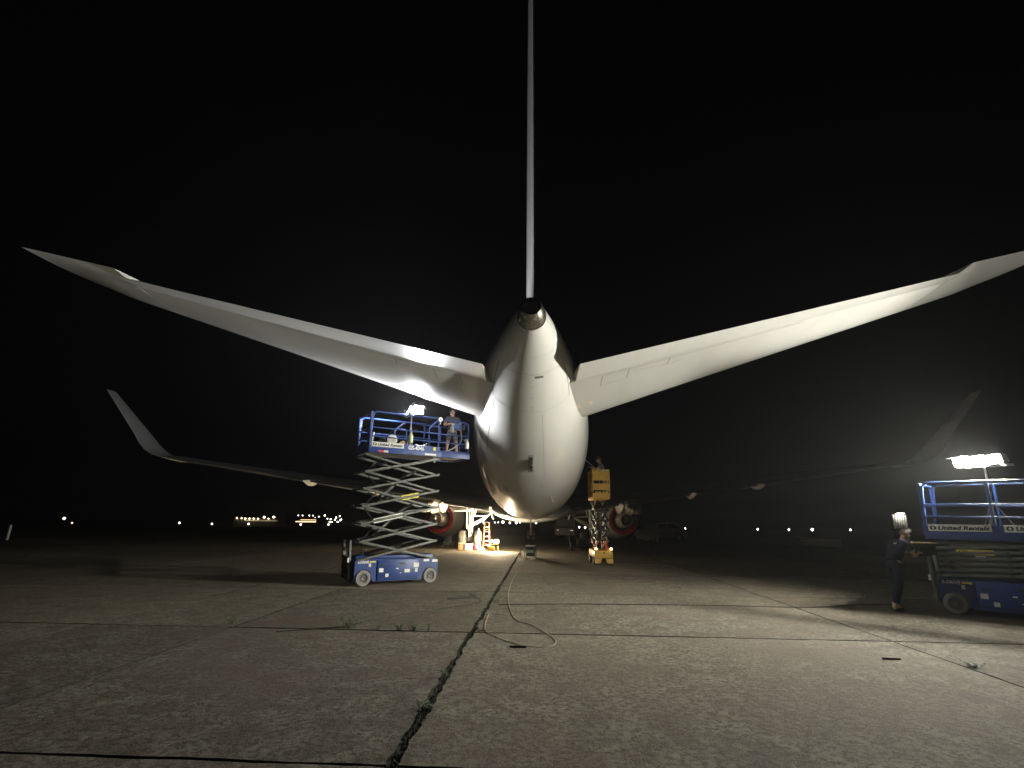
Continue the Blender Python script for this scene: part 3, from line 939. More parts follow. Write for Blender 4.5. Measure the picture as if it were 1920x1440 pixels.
# ---- landing gear
def main_gear(side):
    gx, gy = 3.0 * side, 27.5
    g = bpy.data.objects.new('main_landing_gear', None); link(g, plane); WM[g.name] = WM[plane.name]
    zt = wz(3.0) - .1
    mb = MB(); mb.cyl((gx - .03 * side, gy, zt), (gx, gy, 1.0), .105, 20); mb.cyl((gx, gy, 1.12), (gx, gy, .98), .135, 20); P(mb, 'strut', M['gear_white'], g)
    mb = MB(); mb.cyl((gx, gy, 1.0), (gx, gy, .5), .068, 16); P(mb, 'oleo_piston', M['chrome'], g)
    mb = MB(); mb.cyl((gx - .42, gy, .46), (gx + .42, gy, .46), .065, 14); mb.box((gx, gy, .48), (.2, .2, .22), None, .03); P(mb, 'axle', M['gear_white'], g)
    for s in (-1, 1):
        c = (gx + s * .385, gy, .46)
        mb = MB(); mb.lathe([(.22, -.17), (.40, -.175), (.44, -.14), (.458, -.08), (.46, 0), (.458, .08), (.44, .14), (.40, .175), (.22, .17)], c, (1, 0, 0), 40); t = P(mb, 'tyre', M['tyre'], g)
        mb = MB(); mb.lathe([(0, -.12), (.1, -.13), (.12, -.06), (.2, -.08), (.222, -.14), (.222, .14), (.2, .08), (.12, .06), (.1, .13), (0, .12)], c, (1, 0, 0), 28); P(mb, 'rim', M['gear_white'], t)
        mb = MB(); mb.cyl((gx + s * .17, gy, .46), (gx + s * .27, gy, .46), .17, 18)
        for k in range(6):
            a = 2 * pi * k / 6; mb.cyl((gx + s * .14, gy + .11 * cos(a), .46 + .11 * sin(a)), (gx + s * .26, gy + .11 * cos(a), .46 + .11 * sin(a)), .03, 8)
        P(mb, 'brake_pack', M['dark_steel'], g)
    # torque links
    mb = MB(); mb.bar((gx, gy - .1, 1.0), (gx, gy - .34, .77), .14, .035); mb.bar((gx, gy - .34, .77), (gx, gy - .06, .52), .12, .035); P(mb, 'torque_link', M['gear_white'], g)
    # side brace and walking beam to the fuselage
    bx = lambda x: (x * side)
    mb = MB(); mb.cyl((gx - .1 * side, gy - .05, 1.22), (bx(2.25), gy, 1.56), .05, 10); mb.cyl((bx(2.25), gy, 1.56), (bx(1.82), gy, 1.92), .05, 10); mb.cyl((bx(2.31), gy - .02, 1.52), (bx(2.19), gy + .02, 1.62), .075, 10); P(mb, 'side_brace', M['gear_white'], g)
    mb = MB(); mb.cyl((gx - .1 * side, gy - .1, 1.12), (bx(2.3), gy - .1, 1.44), .03, 8); mb.cyl((bx(2.3), gy - .1, 1.44), (bx(1.9), gy - .1, 1.84), .03, 8); P(mb, 'brace_actuator', M['gear_white'], g)
    mb = MB(); mb.cyl((gx - .08 * side, gy - .05, 1.62), (bx(2.2), gy - .05, 1.60), .034, 8); mb.cyl((gx - .25 * side, gy - .05, 2.02), (gx - .18 * side, gy - .05, 1.62), .03, 8); P(mb, 'reaction_link', M['gear_white'], g)
    mb = MB(); mb.bar((bx(2.02), gy - .12, 1.84), (bx(1.86), gy - .18, 1.46), .12, .04, bevel=.01); P(mb, 'brace_door', M['gear_white'], g)
    mb = MB(); mb.bar((bx(4.25), 26.35, wz(4.25) - .16), (bx(1.72), 26.35, wz(1.72) - .06), .12, .12, bevel=.02); P(mb, 'gear_beam', M['gear_white'], g)
    mb = MB(); mb.bar((bx(3.8), 26.9, wz(3.8) - .42), (bx(2.9), 26.9, wz(2.9) - .28), .09, .07, bevel=.015); P(mb, 'trunnion_link', M['gear_white'], g)
    # strut door (outboard)
    mb = MB(); mb.loft([[(gx + side * (.17 + e), gy + y, z) for e, y in ((0, -.18 * w), (.035, -.18 * w), (.035, .28 * w), (0, .28 * w))] for z, w in ((2.0, .8), (1.6, .95), (1.1, 1.0), (.98, .5))])
    P(mb, 'strut_door', M['gear_white'], g)
    # hoses
    for k, dx in enumerate((-.07, .02, .09)):
        mb = MB(); mb.tube(smooth_path([(gx + dx, gy - .12, 1.95), (gx + dx * .8, gy - .16, 1.3), (gx + dx * 1.4, gy - .2, .95), (gx + dx, gy - .13, .56)], 4), .012, 6); P(mb, 'brake_hose', M['black'] if k == 1 else M['gear_white'], g)
    return g


main_gear(-1); main_gear(1)
g = bpy.data.objects.new('nose_landing_gear', None); link(g, plane); WM[g.name] = WM[plane.name]
mb = MB(); mb.cyl((0, 42, 1.6), (0, 42, .4), .08, 14); P(mb, 'strut', M['gear_white'], g)
mb = MB(); mb.cyl((-.25, 42, .34), (.25, 42, .34), .05, 10); P(mb, 'axle', M['gear_white'], g)
for s in (-1, 1):
    mb = MB(); mb.lathe([(.16, -.1), (.31, -.1), (.34, 0), (.31, .1), (.16, .1)], (s * .2, 42, .34), (1, 0, 0), 28); P(mb, 'tyre', M['tyre'], g)


# ================================================================ WORK LIGHTS
def flood_head(parent, c, aim, w, h, d, mat, hood=0.0, lip=0.10, door=True):
    """one flood lamp: housing, glass, yoke"""
    f = frame(aim)
    R = f.to_4x4(); R.translation = c
    z = Vector(aim).normalized()
    mb = MB(); mb.box(Vector(c) - z * (d / 2 + .004), (w, h, d), f, .012)
    for k in range(5):
        x = (k - 2) * w / 6
        mb.box(Vector(c) + f @ Vector((x, 0, -d - .012)), (.008, h * .8, .03), f)
    ho = mb.build('lamp_housing', M['black'], parent)
    mb = MB(); mb.box(c, (w * .9, h * .84, .006), f); mb.build('lamp_glass', mat, ho)
    if hood:   # beam-cutting flaps added around the glass to shape the light
        up = f @ Vector((0, 1, 0))
        s_ = 1 if up.z > 0 else -1
        mb = MB(); mb.box(Vector(c) + f @ Vector((0, s_ * (h / 2 + .006), hood / 2 - .02)), (w * 1.02, .006, hood), f); mb.build('added_visor', M['black'], ho)
        mb = MB(); mb.box(Vector(c) + f @ Vector((0, -s_ * (h / 2 + .006), lip / 2 - .005)), (w * 1.02, .006, lip), f); mb.build('added_lip', M['black'], ho)
        sd = f @ Vector((1, 0, 0)); q = 1 if sd.y > 0 else -1
        if not door: return ho
        mb = MB(); mb.box(Vector(c) + f @ Vector((q * (w / 2 + .006), 0, .06)), (.006, h * 1.02, .16), f); mb.build('added_barn_door', M['black'], ho)
    return ho


# ================================================================ SCISSOR LIFTS
def rail(mb, pts, r=.02): return mb.tube(pts, r, 8)


def round_corner(a, b, c, r, n=5):
    a, b, c = Vector(a), Vector(b), Vector(c)
    u = (a - b).normalized() * r; v = (c - b).normalized() * r
    return [(b + u) * (1 - t) ** 2 + b * 2 * t * (1 - t) + (b + v) * t * t for t in [k / n for k in range(n + 1)]]


def united_sign(parent, x0, z0, w, h, y):
    """white sign plate with dark lettering on the near side"""
    mb = MB(); mb.box((x0 + w / 2, y - .006, z0), (w, .012, h), None, .004); s = mb.build('sign_plate', M['sticker'], parent)
    text_obj('United Rentals', 'sign_lettering', M['ink'], s, h * .80, (x0 + h * 1.18, y - .013, z0 - h * .27), bold=.0035, shear=.2, sx=1.02 * (w - h * 1.5) / (h * .80 * 6.1))
    mb = MB()
    cx = x0 + h * .62
    for a0 in (100, 280):
        for k in range(8):
            a, b = radians(a0 + 20 * k), radians(a0 + 20 * (k + 1))
            ri, ro = h * .16, h * .33
            mb.add([(cx + cos(a) * ri * 1.1, y - .0145, z0 + sin(a) * ri), (cx + cos(a) * ro * 1.25, y - .0145, z0 + sin(a) * ro), (cx + cos(b) * ro * 1.25, y - .0145, z0 + sin(b) * ro), (cx + cos(b) * ri * 1.1, y - .0145, z0 + sin(b) * ri)], [(0, 1, 2, 3)])
    mb.build('sign_emblem', M['ink'], s, smooth=0)
    return s


def sticker(parent, x, z, w, h, y, mat='sticker', name='sticker'):
    mb = MB(); mb.box((x, y - .002, z), (w, .004, h)); return mb.build(name, M[mat], parent)


def lift_wheel(root, x, y, r):
    s = -1 if y < 0 else 1
    mb = MB(); mb.lathe([(.60 * r, -.055), (.93 * r, -.055), (r, -.04), (r, .04), (.93 * r, .055), (.60 * r, .055)], (x, y, r), (0, 1, 0), 32); t = mb.build('wheel', M['lift_tyre'], root)
    mb = MB(); mb.lathe([(0, .03), (.25 * r, .045), (.3 * r, .02), (.58 * r, .03), (.61 * r, .05), (.61 * r, -.05), (.58 * r, -.03), (.3 * r, -.02), (.25 * r, -.045), (0, -.03)], (x, y, r), (0, 1, 0), 24)
    for k in range(6):
        a = 2 * pi * k / 6; mb.cyl((x + cos(a) * .42 * r, y - .045, r + sin(a) * .42 * r), (x + cos(a) * .42 * r, y + .045, r + sin(a) * .42 * r), .012, 6)
    mb.build('rim', M['rim'], t)
    return t


def blue_lift(name, label, loc, rz, zdeck, pdx=0.0, deployed=True, left=True):
    L = thing(name, label, 'scissor lift', loc, rz, 'blue scissor lifts')
    # --- chassis with wheel arches
    def arch(cx, r, n=8): return [(cx + r * cos(pi - pi * k / n), .165 + r * sin(pi - pi * k / n)) for k in range(n + 1)]
    prof = [(-1.0, .12)] + [(-.98, .14)] + [p for p in arch(-.80, .195)] + [(-.58, .09)] + [(.58, .09)] + [p for p in arch(.80, .195)] + [(.99, .14), (1.0, .50), (.95, .56), (-.96, .57), (-1.0, .53)]
    mb = MB(); mb.prism(prof, -.48, .48); ch = mb.build('chassis', M['blue'], L)
    mb = MB(); mb.box((0, 0, .60), (1.9, .62, .07), None, .01); mb.build('chassis_top', M['blue'], L)
    for y in (-.485, .485):
        mb = MB(); mb.box((0, y, .33), (.98, .05, .44), None, .015); tray = mb.build('side_tray', M['blue'], L)
        for k, (x, z, w, h) in enumerate(((-.36, .44, .12, .035), (.10, .46, .14, .035))):
            mb = MB(); mb.box((x, y + (-.027 if y < 0 else .027), z), (w, .008, h)); mb.build('latch_slot', M['black'], tray)
        mb = MB(); mb.box((0, y + (-.026 if y < 0 else .026), .165), (.94, .006, .010)); mb.build('tray_seam', M['black'], tray)
    for x in (-.80, .80):
        for y in (-.455, .455): lift_wheel(L, x, y, .172)
    yN = -.512
    e = sticker(L, -.73, .515, .46, .065, -.482, 'blue', 'name_panel')
    text_obj('E-DRIVE', 'name_lettering', M['white_ink'], e, .075, (-.94, -.4875, .488), bold=.002, sx=.95)
    sticker(L, -.60, .515, .14, .03, -.488, 'sticker_yel')
    for (x, z, w, h, m) in ((-.40, .33, .10, .085, 'sticker'), (-.26, .215, .075, .07, 'sticker'), (.22, .30, .13, .075, 'sticker'), (.44, .42, .13, .10, 'sticker'), (.445, .31, .06, .09, 'sticker'), (-.02, .355, .06, .018, 'white_ink'), (.06, .255, .03, .014, 'white_ink')):
        sticker(L, x, z, w, h, yN, m)
    for (x, z, w, h) in ((-.66, .445, .05, .07), (.70, .515, .14, .05), (.90, .50, .10, .06), (.965, .50, .05, .05)):
        sticker(L, x, z, w, h, -.483)
    # --- entry ladder at the left end
    mb = MB()
    for y in (-.30, .22): mb.bar((-1.07, y, .14), (-1.10, y, .98 if left else .92), .05, .10, bevel=.008)
    lad = mb.build('entry_ladder', M['arm'], L)
    for z in (.22, .42, .62):
        mb = MB(); mb.box((-1.09, -.04, z), (.10, .5, .03), None, .006); mb.build('ladder_step', M['arm'], lad)
    mb = MB(); mb.box((-1.125, -.36, .56), (.04, .012, .10)); mb.build('sticker', M['sticker'], lad)
    # --- scissor stack: six levels of crossed arms
    z0 = .62 if not deployed else .56
    levels = [z0 + (zdeck - .07 - z0) * k / 6 for k in range(7)]
    bh = .135 if deployed else .085
    for sy in (-1, 1):
        for k in range(6):
            za, zb = levels[k], levels[k + 1]
            for (p, q, yy) in (((-.89, za), (.89, zb), .43), ((-.89, zb), (.89, za), .365)):
                d = (Vector((q[0], 0, q[1])) - Vector((p[0], 0, p[1]))).normalized() * .055
                mb = MB(); mb.bar((p[0] - d.x, sy * yy, p[1] - d.z), (q[0] + d.x, sy * yy, q[1] + d.z), bh, .05, up=(0, 0, 1), bevel=.008)
                arm = mb.build('scissor_arm', M['arm'], L)
                if sy < 0 and yy > .4 and deployed:
                    for t in (.0, .5, 1.0):
                        x = p[0] + (q[0] - p[0]) * t; z = p[1] + (q[1] - p[1]) * t
                        mb = MB(); mb.cyl((x, -.452, z), (x, -.472, z), .026, 10); mb.build('pivot_pin', M['dark_steel'], arm)
                    for t in (.18, .86):
                        x = p[0] + (q[0] - p[0]) * t; z = p[1] + (q[1] - p[1]) * t
                        mb = MB(); mb.cyl((x, -.452, z), (x, -.459, z), .012, 8); mb.build('bolt', M['black'], arm)
                    nd = d.normalized(); un = Vector((-nd.z, 0, nd.x))
                    if k == 3:
                        mb = MB(); x = p[0] + (q[0] - p[0]) * .62; z = p[1] + (q[1] - p[1]) * .62
                        mb.box((x, -.460, z), (.44, .010, .115), Matrix(((nd.x, 0, un.x), (0, 1, 0), (nd.z, 0, un.z))))
                        pl = mb.build('number_plate', M['sticker_yel'], arm)
                        o0 = Vector((x, -.4665, z)) - nd * .20 - un * .032
                        text_obj('11224457', 'plate_lettering', M['ink'], pl, .09, o0, nd, un, bold=.002, sx=.86)
                if sy < 0 and yy > .4 and deployed and k == 2:
                    nd = d.normalized(); un = Vector((-nd.z, 0, nd.x))
                    x = p[0] + (q[0] - p[0]) * .335; z = p[1] + (q[1] - p[1]) * .335
                    mb = MB(); mb.box((x, -.460, z), (.70, .010, .105), Matrix(((nd.x, 0, un.x), (0, 1, 0), (nd.z, 0, un.z))))
                    pl = mb.build('phone_plate', M['sticker'], arm)
                    text_obj('800-UR-RENTS', 'plate_lettering', M['ink'], pl, .088, Vector((x, -.4665, z)) - nd * .315 - un * .030, nd, un, bold=.002, sx=.88)
    for k in range(7):
        for x in (-.89, .89):
            mb = MB(); mb.cyl((x, -.455, levels[k]), (x, .455, levels[k]), .024, 10); mb.build('cross_tube', M['arm'], L)
    for k in range(6):
        zc = (levels[k] + levels[k + 1]) / 2
        mb = MB(); mb.cyl((0, -.475, zc), (0, .475, zc), .03, 10); mb.build('centre_tube', M['dark_steel'], L)
    if deployed:
        for (a, b) in ((1, 3), (3, 5)):
            mb = MB(); mb.cyl((-.55, 0, levels[a] + .05), (.05, 0, (levels[a] + levels[b]) / 2 + .25), .055, 12); mb.cyl((.05, 0, (levels[a] + levels[b]) / 2 + .25), (.5, 0, levels[b] + .1), .032, 10); mb.build('lift_cylinder', M['dark_steel'], L)
        mb = MB(); mb.tube(smooth_path([(-.75, -.2, .6), (-.8, -.2, levels[1]), (-.55, -.2, levels[2]), (-.8, -.2, levels[3]), (-.5, -.2, levels[4]), (-.8, -.2, levels[5]), (-.4, -.1, levels[6])], 5), .014, 6); mb.build('hose', M['black'], L)
    # --- platform
    zd = zdeck
    X0, X1, X2 = -.89 + pdx, .92 + pdx, (1.76 + pdx if deployed else .98 + pdx)
    mb = MB(); mb.box(((X0 + X1) / 2, 0, zd + .015), (X1 - X0, 1.0, .05)); P0 = mb.build('platform_deck', M['under'], L)
    for y in (-.505, .505):
        mb = MB(); mb.box(((X0 + X1) / 2, y, zd + .045), (X1 - X0 + .02, .035, .13), None, .008)
        mb.box(((X0 + X1) / 2, y, zd + .165), (X1 - X0, .016, .12)); mb.build('toe_board', M['blue'], P0)
    mb = MB(); mb.box((X0 - .01, 0, zd + .10), (.03, .98, .24)); mb.build('toe_board', M['blue'], P0)
    ny = -.523
    united_sign(P0, X0 + .055, zd + .178, .79 if left else .86, .115, -.514)
    if left:
        text_obj('GS-4046', 'model_lettering', M['white_ink'], P0, .150, (.075 + pdx, -.516, zd + .105), bold=.004, sx=.78)
        sticker(P0, .76 + pdx, zd + .165, .06, .085, -.514, 'sticker_yel')
        sticker(P0, .66 + pdx, zd + .025, .30, .05, ny)
        sticker(P0, -.60 + pdx, zd + .02, .12, .05, ny, 'fuel_red'); sticker(P0, -.48 + pdx, zd + .02, .11, .045, ny)
    else:
        s = united_sign(P0, X0 + 1.07, zd + .178, .80, .115, -.514)
    if deployed:
        mb = MB(); mb.box(((X1 + X2) / 2, 0, zd + .035), (X2 - X1, .92, .04)); ex = mb.build('extension_deck', M['under'], L)
        for y in (-.465, .465):
            mb = MB(); mb.box(((X1 + X2) / 2, y, zd + .055), (X2 - X1, .03, .15), None, .006); mb.build('toe_board', M['blue'], ex)
        mb = MB(); mb.box((X2, 0, zd + .055), (.03, .95, .15), None, .006); mb.build('toe_board', M['blue'], ex)
        mb = MB(); mb.box((X1 - .08, -.50, zd + .06), (.26, .03, .16), None, .006); mb.build('deck_bracket', M['blue'], ex)
        for k in range(7):
            mb = MB(); mb.box((X1 + .10 + k * .11, -.484, zd + .135), (.055, .006, .03)); mb.build('tread_notch', M['black'], ex)
    # --- guard rails
    zt, zm, zl = zd + .96, zd + .58, zd + .37
    for y in (-.49, .49):
        pts = [Vector((X0 + .02, y, zd + .2))] + round_corner((X0 + .02, y, zd + .2), (X0 + .06, y, zt), (X1, y, zt), .11) + [Vector((X1, y, zt - .005))]
        mb = MB(); rail(mb, pts, .021); mb.build('top_rail', M['blue'], L)
        for z in (zm, zl):
            mb = MB(); rail(mb, [(X0 + .03, y, z), (X2 - .06, y, z - .02)], .016); mb.build('mid_rail', M['blue'], L)
        xs = (X0 + .60, X0 + 1.16, X1 - .05) if deployed else (X0 + .95, X1 - .03)
        for x in xs[-1:] if deployed else xs:
            mb = MB(); rail(mb, [(x, y, zd + .08), (x, y, zt)], .022); mb.build('rail_post', M['blue'], L)
        mb = MB()
        mb.box((X0 + .015, y, zd + .52), (.055, .055, .88), None, .008); mb.build('corner_post', M['blue'], L)
        if deployed:
            pts = [Vector((X1 - .06, y, zt - .03))] + round_corner((X1 - .06, y, zt - .03), (X2 - .05, y, zt - .045), (X2 - .05, y, zd + .1), .14) + [Vector((X2 - .05, y, zd + .1))]
            mb = MB(); rail(mb, pts, .021); mb.build('top_rail', M['blue'], L)
            mb = MB(); rail(mb, [(X2 - .30, y, zd + .1), (X2 - .30, y, zl)], .014); mb.build('rail_post', M['blue'], L)
            mb = MB(); rail(mb, [(X1 + .05, y, zd + .14), (X2 - .06, y, zd + .14)], .012); mb.build('kick_rail', M['blue'], L)
    # end rails
    for z in (zt, zm, zl):
        mb = MB(); rail(mb, [(X0 + .03, -.47, z - (.02 if z == zt else 0)), (X0 + .03, .47, z - (.02 if z == zt else 0))], .018); mb.build('end_rail', M['blue'], L)
        if deployed:
            mb = MB(); rail(mb, [(X2 - .05, -.46, z - .06), (X2 - .05, .46, z - .06)], .018); mb.build('end_rail', M['blue'], L)
    if deployed:
        # bent gate hoops on the near and the far side
        for y, xa in ((-.44, .63), (.40, .02)):
            xa += pdx
            pts = [Vector((xa + .02, y, zd + .1)), Vector((xa, y, zd + .62)), Vector((xa + .03, y, zd + .72)), Vector((xa + .24, y, zt - .04)), Vector((xa + .31, y, zt - .02))]
            mb = MB(); rail(mb, smooth_path(pts, 3), .019); mb.build('gate_hoop', M['blue'], L)
            pts = [Vector((xa + .02, y + .06, zd + .36)), Vector((xa + .02, y + .06, zd + .66))] + round_corner((xa + .02, y + .06, zd + .6), (xa + .04, y + .06, zd + .76), (xa + .3, y + .06, zd + .76), .08) + round_corner((xa + .1, y + .06, zd + .76), (xa + .34, y + .06, zd + .76), (xa + .34, y + .06, zd + .4), .1) + [Vector((xa + .33, y + .06, zd + .36))]
            mb = MB(); rail(mb, pts, .016); mb.build('gate_loop', M['blue'], L)
        mb = MB(); mb.box((X2 - .36, -.42, zd + .80), (.26, .10, .17), None, .02); cb = mb.build('control_box', M['blue'], L)
        mb = MB(); mb.cyl((X2 - .30, -.42, zd + .88), (X2 - .30, -.42, zd + .97), .014, 8); mb.sphere((X2 - .30, -.42, zd + .98), .022, 8, 6); mb.build('joystick', M['black'], cb)
        mb = MB(); mb.box((X2 - .17, -.43, zd + .80), (.05, .08, .12), None, .01); mb.build('control_bracket', M['black'], cb)
        mb = MB(); mb.tube(smooth_path([(X2 - .24, -.40, zd + .74), (X2 - .20, -.38, zd + .45), (X2 - .46, -.36, zd + .22), (X2 - .85, -.34, zd + .08)], 6), .016, 6); mb.build('control_cable', M['hose'], cb)
        mb = MB(); mb.box((X0 + .0, -.40, zd + .40), (.03, .10, .34), None, .006); mb.build('manual_box', M['blue'], L)
        mb = MB(); mb.bar((.77 + pdx, -.47, zd - .03), (.80 + pdx, -.47, zd - .16), .03, .04); mb.build('hook', M['arm'], P0)
    else:
        mb = MB(); mb.box((-.42, -.462, 1.02), (.50, .012, .085), None, .004); pl = mb.build('number_plate', M['sticker_yel'], L)
        text_obj('11224461', 'plate_lettering', M['ink'], pl, .075, (-.64, -.4695, .993), bold=.002, sx=.95)
        sticker(L, -.36, .93, .13, .07, -.458)
    return L, (X0, X1, X2, zd)


liftA, dimA = blue_lift('scissor_lift', 'blue scissor lift raised high under the left stabilizer', (-3.757 + .8356 * .83 - .5493 * .5, 12.443 + .5493 * .83 + .8356 * .5, 0), radians(33.32), 3.00)
A45 = radians(-45)
aR = Vector((7.12, 10.10, 0))
uR = Vector((cos(A45), sin(A45), 0)); nR = Vector((-uR.y, uR.x, 0))
liftB, dimB = blue_lift('scissor_lift', 'blue scissor lift parked low at the right edge of the photo', aR + uR * .97 + nR * .5, A45, 1.24, pdx=-.16, deployed=False, left=False)
MA = WM[liftA.name]; MBm = WM[liftB.name]
wa = lambda x, y, z: MA @ Vector((x, y, z))
wb = lambda x, y, z: MBm @ Vector((x, y, z))


def tripod(parent, h, spread, r=.012):
    mb = MB(); mb.cyl((0, 0, .12), (0, 0, h), r, 8); mb.cyl((0, 0, h * .55), (0, 0, h * .62), r * 1.8, 8); mb.build('mast', M['alu'], parent)
    for k in range(3):
        a = radians(90 + 120 * k); mb = MB(); mb.cyl((0, 0, h * .5), (cos(a) * spread, sin(a) * spread, 0.005), r * .8, 6); mb.build('tripod_leg', M['alu'], parent)


# lamp in the raised basket
p = wa(.17, -.36, 3.05)
wl = thing('work_light', 'blazing twin work light on a thin stand in the raised lift basket', 'work light', p, 0, 'lit work lights')
tripod(wl, 1.02, .12)
mb = MB(); mb.box((0, 0, 1.00), (.26, .03, .03)); mb.tube([(0, 0, 1.0), (0.0, 0, 1.20), (.02, 0, 1.24), (.06, 0, 1.26)], .012, 6); mb.build('lamp_crossbar', M['alu'], wl)
flood_head(wl, (-.08, -.06, 1.02), (-.70, -.25, .40), .30, .25, .07, M['lamp_lift_side'], hood=.05, lip=.20, door=False)
flood_head(wl, (.16, .0, 1.03), (.42, -.86, .27), .26, .21, .07, M['lamp_lift'], hood=.15, lip=.13, door=False)

# lamp on the parked lift
p = wb(-.13, .10, 1.28)
wl = thing('work_light', 'brilliant wide flood light standing above the parked right lift', 'work light', p, 0, 'lit work lights')
tripod(wl, 1.24, .34, .014)
mb = MB(); mb.box((0, 0, 1.22), (.78, .035, .035), Matrix.Rotation(radians(-48), 3, 'Z')); mb.build('lamp_crossbar', M['alu'], wl)
for k in (-1, 0, 1):
    o = Matrix.Rotation(radians(-48), 3, 'Z') @ Vector((k * .235, 0, 0))
    flood_head(wl, (o.x - .06, o.y - .05, 1.325), (-.88, .34 + .14 * k, -.14), .215, .155, .07, M['lamp_right'], hood=.25, lip=.16)

# lamp on the ground by the left gear
wl = thing('work_light', 'warm glaring work light on the ground by the left landing gear', 'work light', (-1.72, 26.3, 0), 0, 'lit work lights')
mb = MB()
for s in (-1, 1):
    mb.tube([(s * .22, -.16, .02), (s * .22, .16, .02)], .016, 6); mb.tube([(s * .22, -.1, .02), (s * .16, 0, .30), (s * .22, .1, .02)], .014, 6)
mb.tube([(-.16, 0, .30), (.16, 0, .30)], .016, 6); mb.build('stand', M['yellow'], wl)
flood_head(wl, (-.10, -.05, .44), (-.72, .30, .62), .18, .17, .08, M['lamp_gear'])
flood_head(wl, (.11, -.06, .43), (-.10, -.9, .30), .18, .17, .08, M['lamp_gear'])
mb = MB(); mb.box((-.16, .02, .12), (.30, .22, .20), None, .02); mb.build('ballast_box', M['yellow'], wl)


# ================================================================ YELLOW LIFT
Y = thing('scissor_lift', 'small yellow single-person lift beside the right of the tail', 'scissor lift', (2.44, 19.6, 0), radians(1.0))
mb = MB(); mb.box((0, 0, .36), (.62, 1.5, .24), None, .03); mb.build('chassis', M['yellow'], Y)
mb = MB(); mb.box((0, 0, .18), (.34, 1.3, .14), None, .02); mb.build('undercarriage', M['black'], Y)
mb = MB(); mb.prism([(-.30, .07), (-.12, .07), (-.06, .23), (-.30, .23)], -.765, -.70); mb.prism([(.30, .07), (.30, .23), (.06, .23), (.12, .07)], -.765, -.70); mb.build('front_skirt', M['yellow'], Y)
for sx in (-1, 1):
    for sy in (-.52, .52):
        mb = MB(); mb.lathe([(0, -.04), (.08, -.05), (.13, -.05), (.145, -.035), (.145, .035), (.13, .05), (.08, .05), (0, .04)], (sx * .285, sy, .145), (1, 0, 0), 20); mb.build('wheel', M['tyre'], Y)
for x in (-.25, .26):
    mb = MB(); mb.cyl((x, -.70, .48), (x, -.70, .51), .04, 10); ba = mb.build('beacon', M['black'], Y)
    mb = MB(); mb.lathe([(.034, 0), (.034, .03), (.022, .055), (0, .06)], (x, -.70, .511), n=12); mb.build('beacon_lens', M['beacon'], ba)
mb = MB(); mb.cyl((.01, -.752, .40), (.01, -.762, .40), .025, 10); mb.build('key_switch', M['black'], Y)
# mast: narrow scissor, seen end-on, with telescopic cylinders
lv = [.48 + (2.12 - .48) * k / 5 for k in range(6)]
for k in range(5):
    for sx in (-1, 1):
        for (ya, yb, xo) in ((-.6, .6, .20), (.6, -.6, .155)):
            mb = MB(); mb.bar((sx * xo, ya, lv[k]), (sx * xo, yb, lv[k + 1]), .085, .035, bevel=.006); mb.build('scissor_arm', M['dark_steel'] if k else M['orange'], Y)
    for y in (-.6, .6):
        mb = MB(); mb.cyl((-.23, y, lv[k]), (.23, y, lv[k]), .028, 8); mb.build('cross_tube', M['dark_steel'], Y)
for k in range(4):
    mb = MB(); mb.cyl((.0, -.5, lv[k] + .06), (.0, -.3, lv[k + 1] + .02), .03, 8); mb.build('lift_cylinder', M['chrome'], Y)
    mb = MB(); mb.cyl((-.235 + .02 * (k % 2), -.63, lv[k] + .05), (-.205 + .02 * (k % 2), -.63, lv[k + 1] - .03), .014, 6); mb.build('hose_guard', M['alu'], Y)
    mb = MB(); mb.bar((.06, -.61, lv[k] + .04), (.16, -.61, lv[k + 1] - .02), .05, .02); mb.build('stack_link', M['arm'], Y)
# cage
zc0, zc1 = 2.16, 3.18
mb = MB(); mb.box((0, .05, zc0 + .05), (.58, 1.34, .10), None, .012); cg = mb.build('platform_floor', M['yellow'], Y)
fx, fy0, fy1 = .285, -.61, .71
for x in (-fx, fx):
    for y in (fy0, fy0 + .44, fy0 + .88, fy1):
        mb = MB(); mb.box((x, y, (zc0 + zc1) / 2 + .05), (.035, .035, zc1 - zc0 - .1)); mb.build('cage_post', M['yellow'], Y)
    for z in (zc1, zc0 + .56, zc0 + .30):
        mb = MB(); mb.box((x, (fy0 + fy1) / 2, z), (.036, fy1 - fy0, .036), None, .006); mb.build('cage_rail', M['yellow'], Y)
for y in (fy0, fy1):
    mb = MB(); mb.box((0, y - .002, zc1 + .001), (.60, .042, .042), None, .006); mb.build('cage_rail', M['yellow'], Y)
# front panel with two openings
for (z, h) in ((zc1 - .20, .32), (zc0 + .44, .22), (zc0 + .155, .12)):
    mb = MB(); mb.box((0, fy0 - .004, z), (.54, .022, h)); mb.build('front_panel', M['yellow'], Y)
for x in (-.05, .09, .14, .19):
    mb = MB(); mb.box((x, fy0 + .02, zc0 + .66), (.014, .014, .22)); mb.build('cage_bar', M['yellow'], Y)
for k in range(4):
    mb = MB(); mb.cyl((-.17 + k * .12, fy0 - .012, zc0 + .24), (-.17 + k * .12, fy0 - .020, zc0 + .24), .05, 14); mb.build('hazard_spot', M['sticker_yel'] if k % 2 else M['yellow'], Y)
mb = MB(); mb.box((.10, fy0 - .03, zc1 - .03), (.10, .03, .05), None, .01); mb.box((.22, fy0 - .03, zc1 - .02), (.06, .03, .06), None, .01); mb.build('control_box', M['sticker'], Y)
mb = MB(); mb.box((-.14, .0, zc0 + .70), (.16, .24, .22), None, .03); mb.build('tool_bag', M['black'], cg)


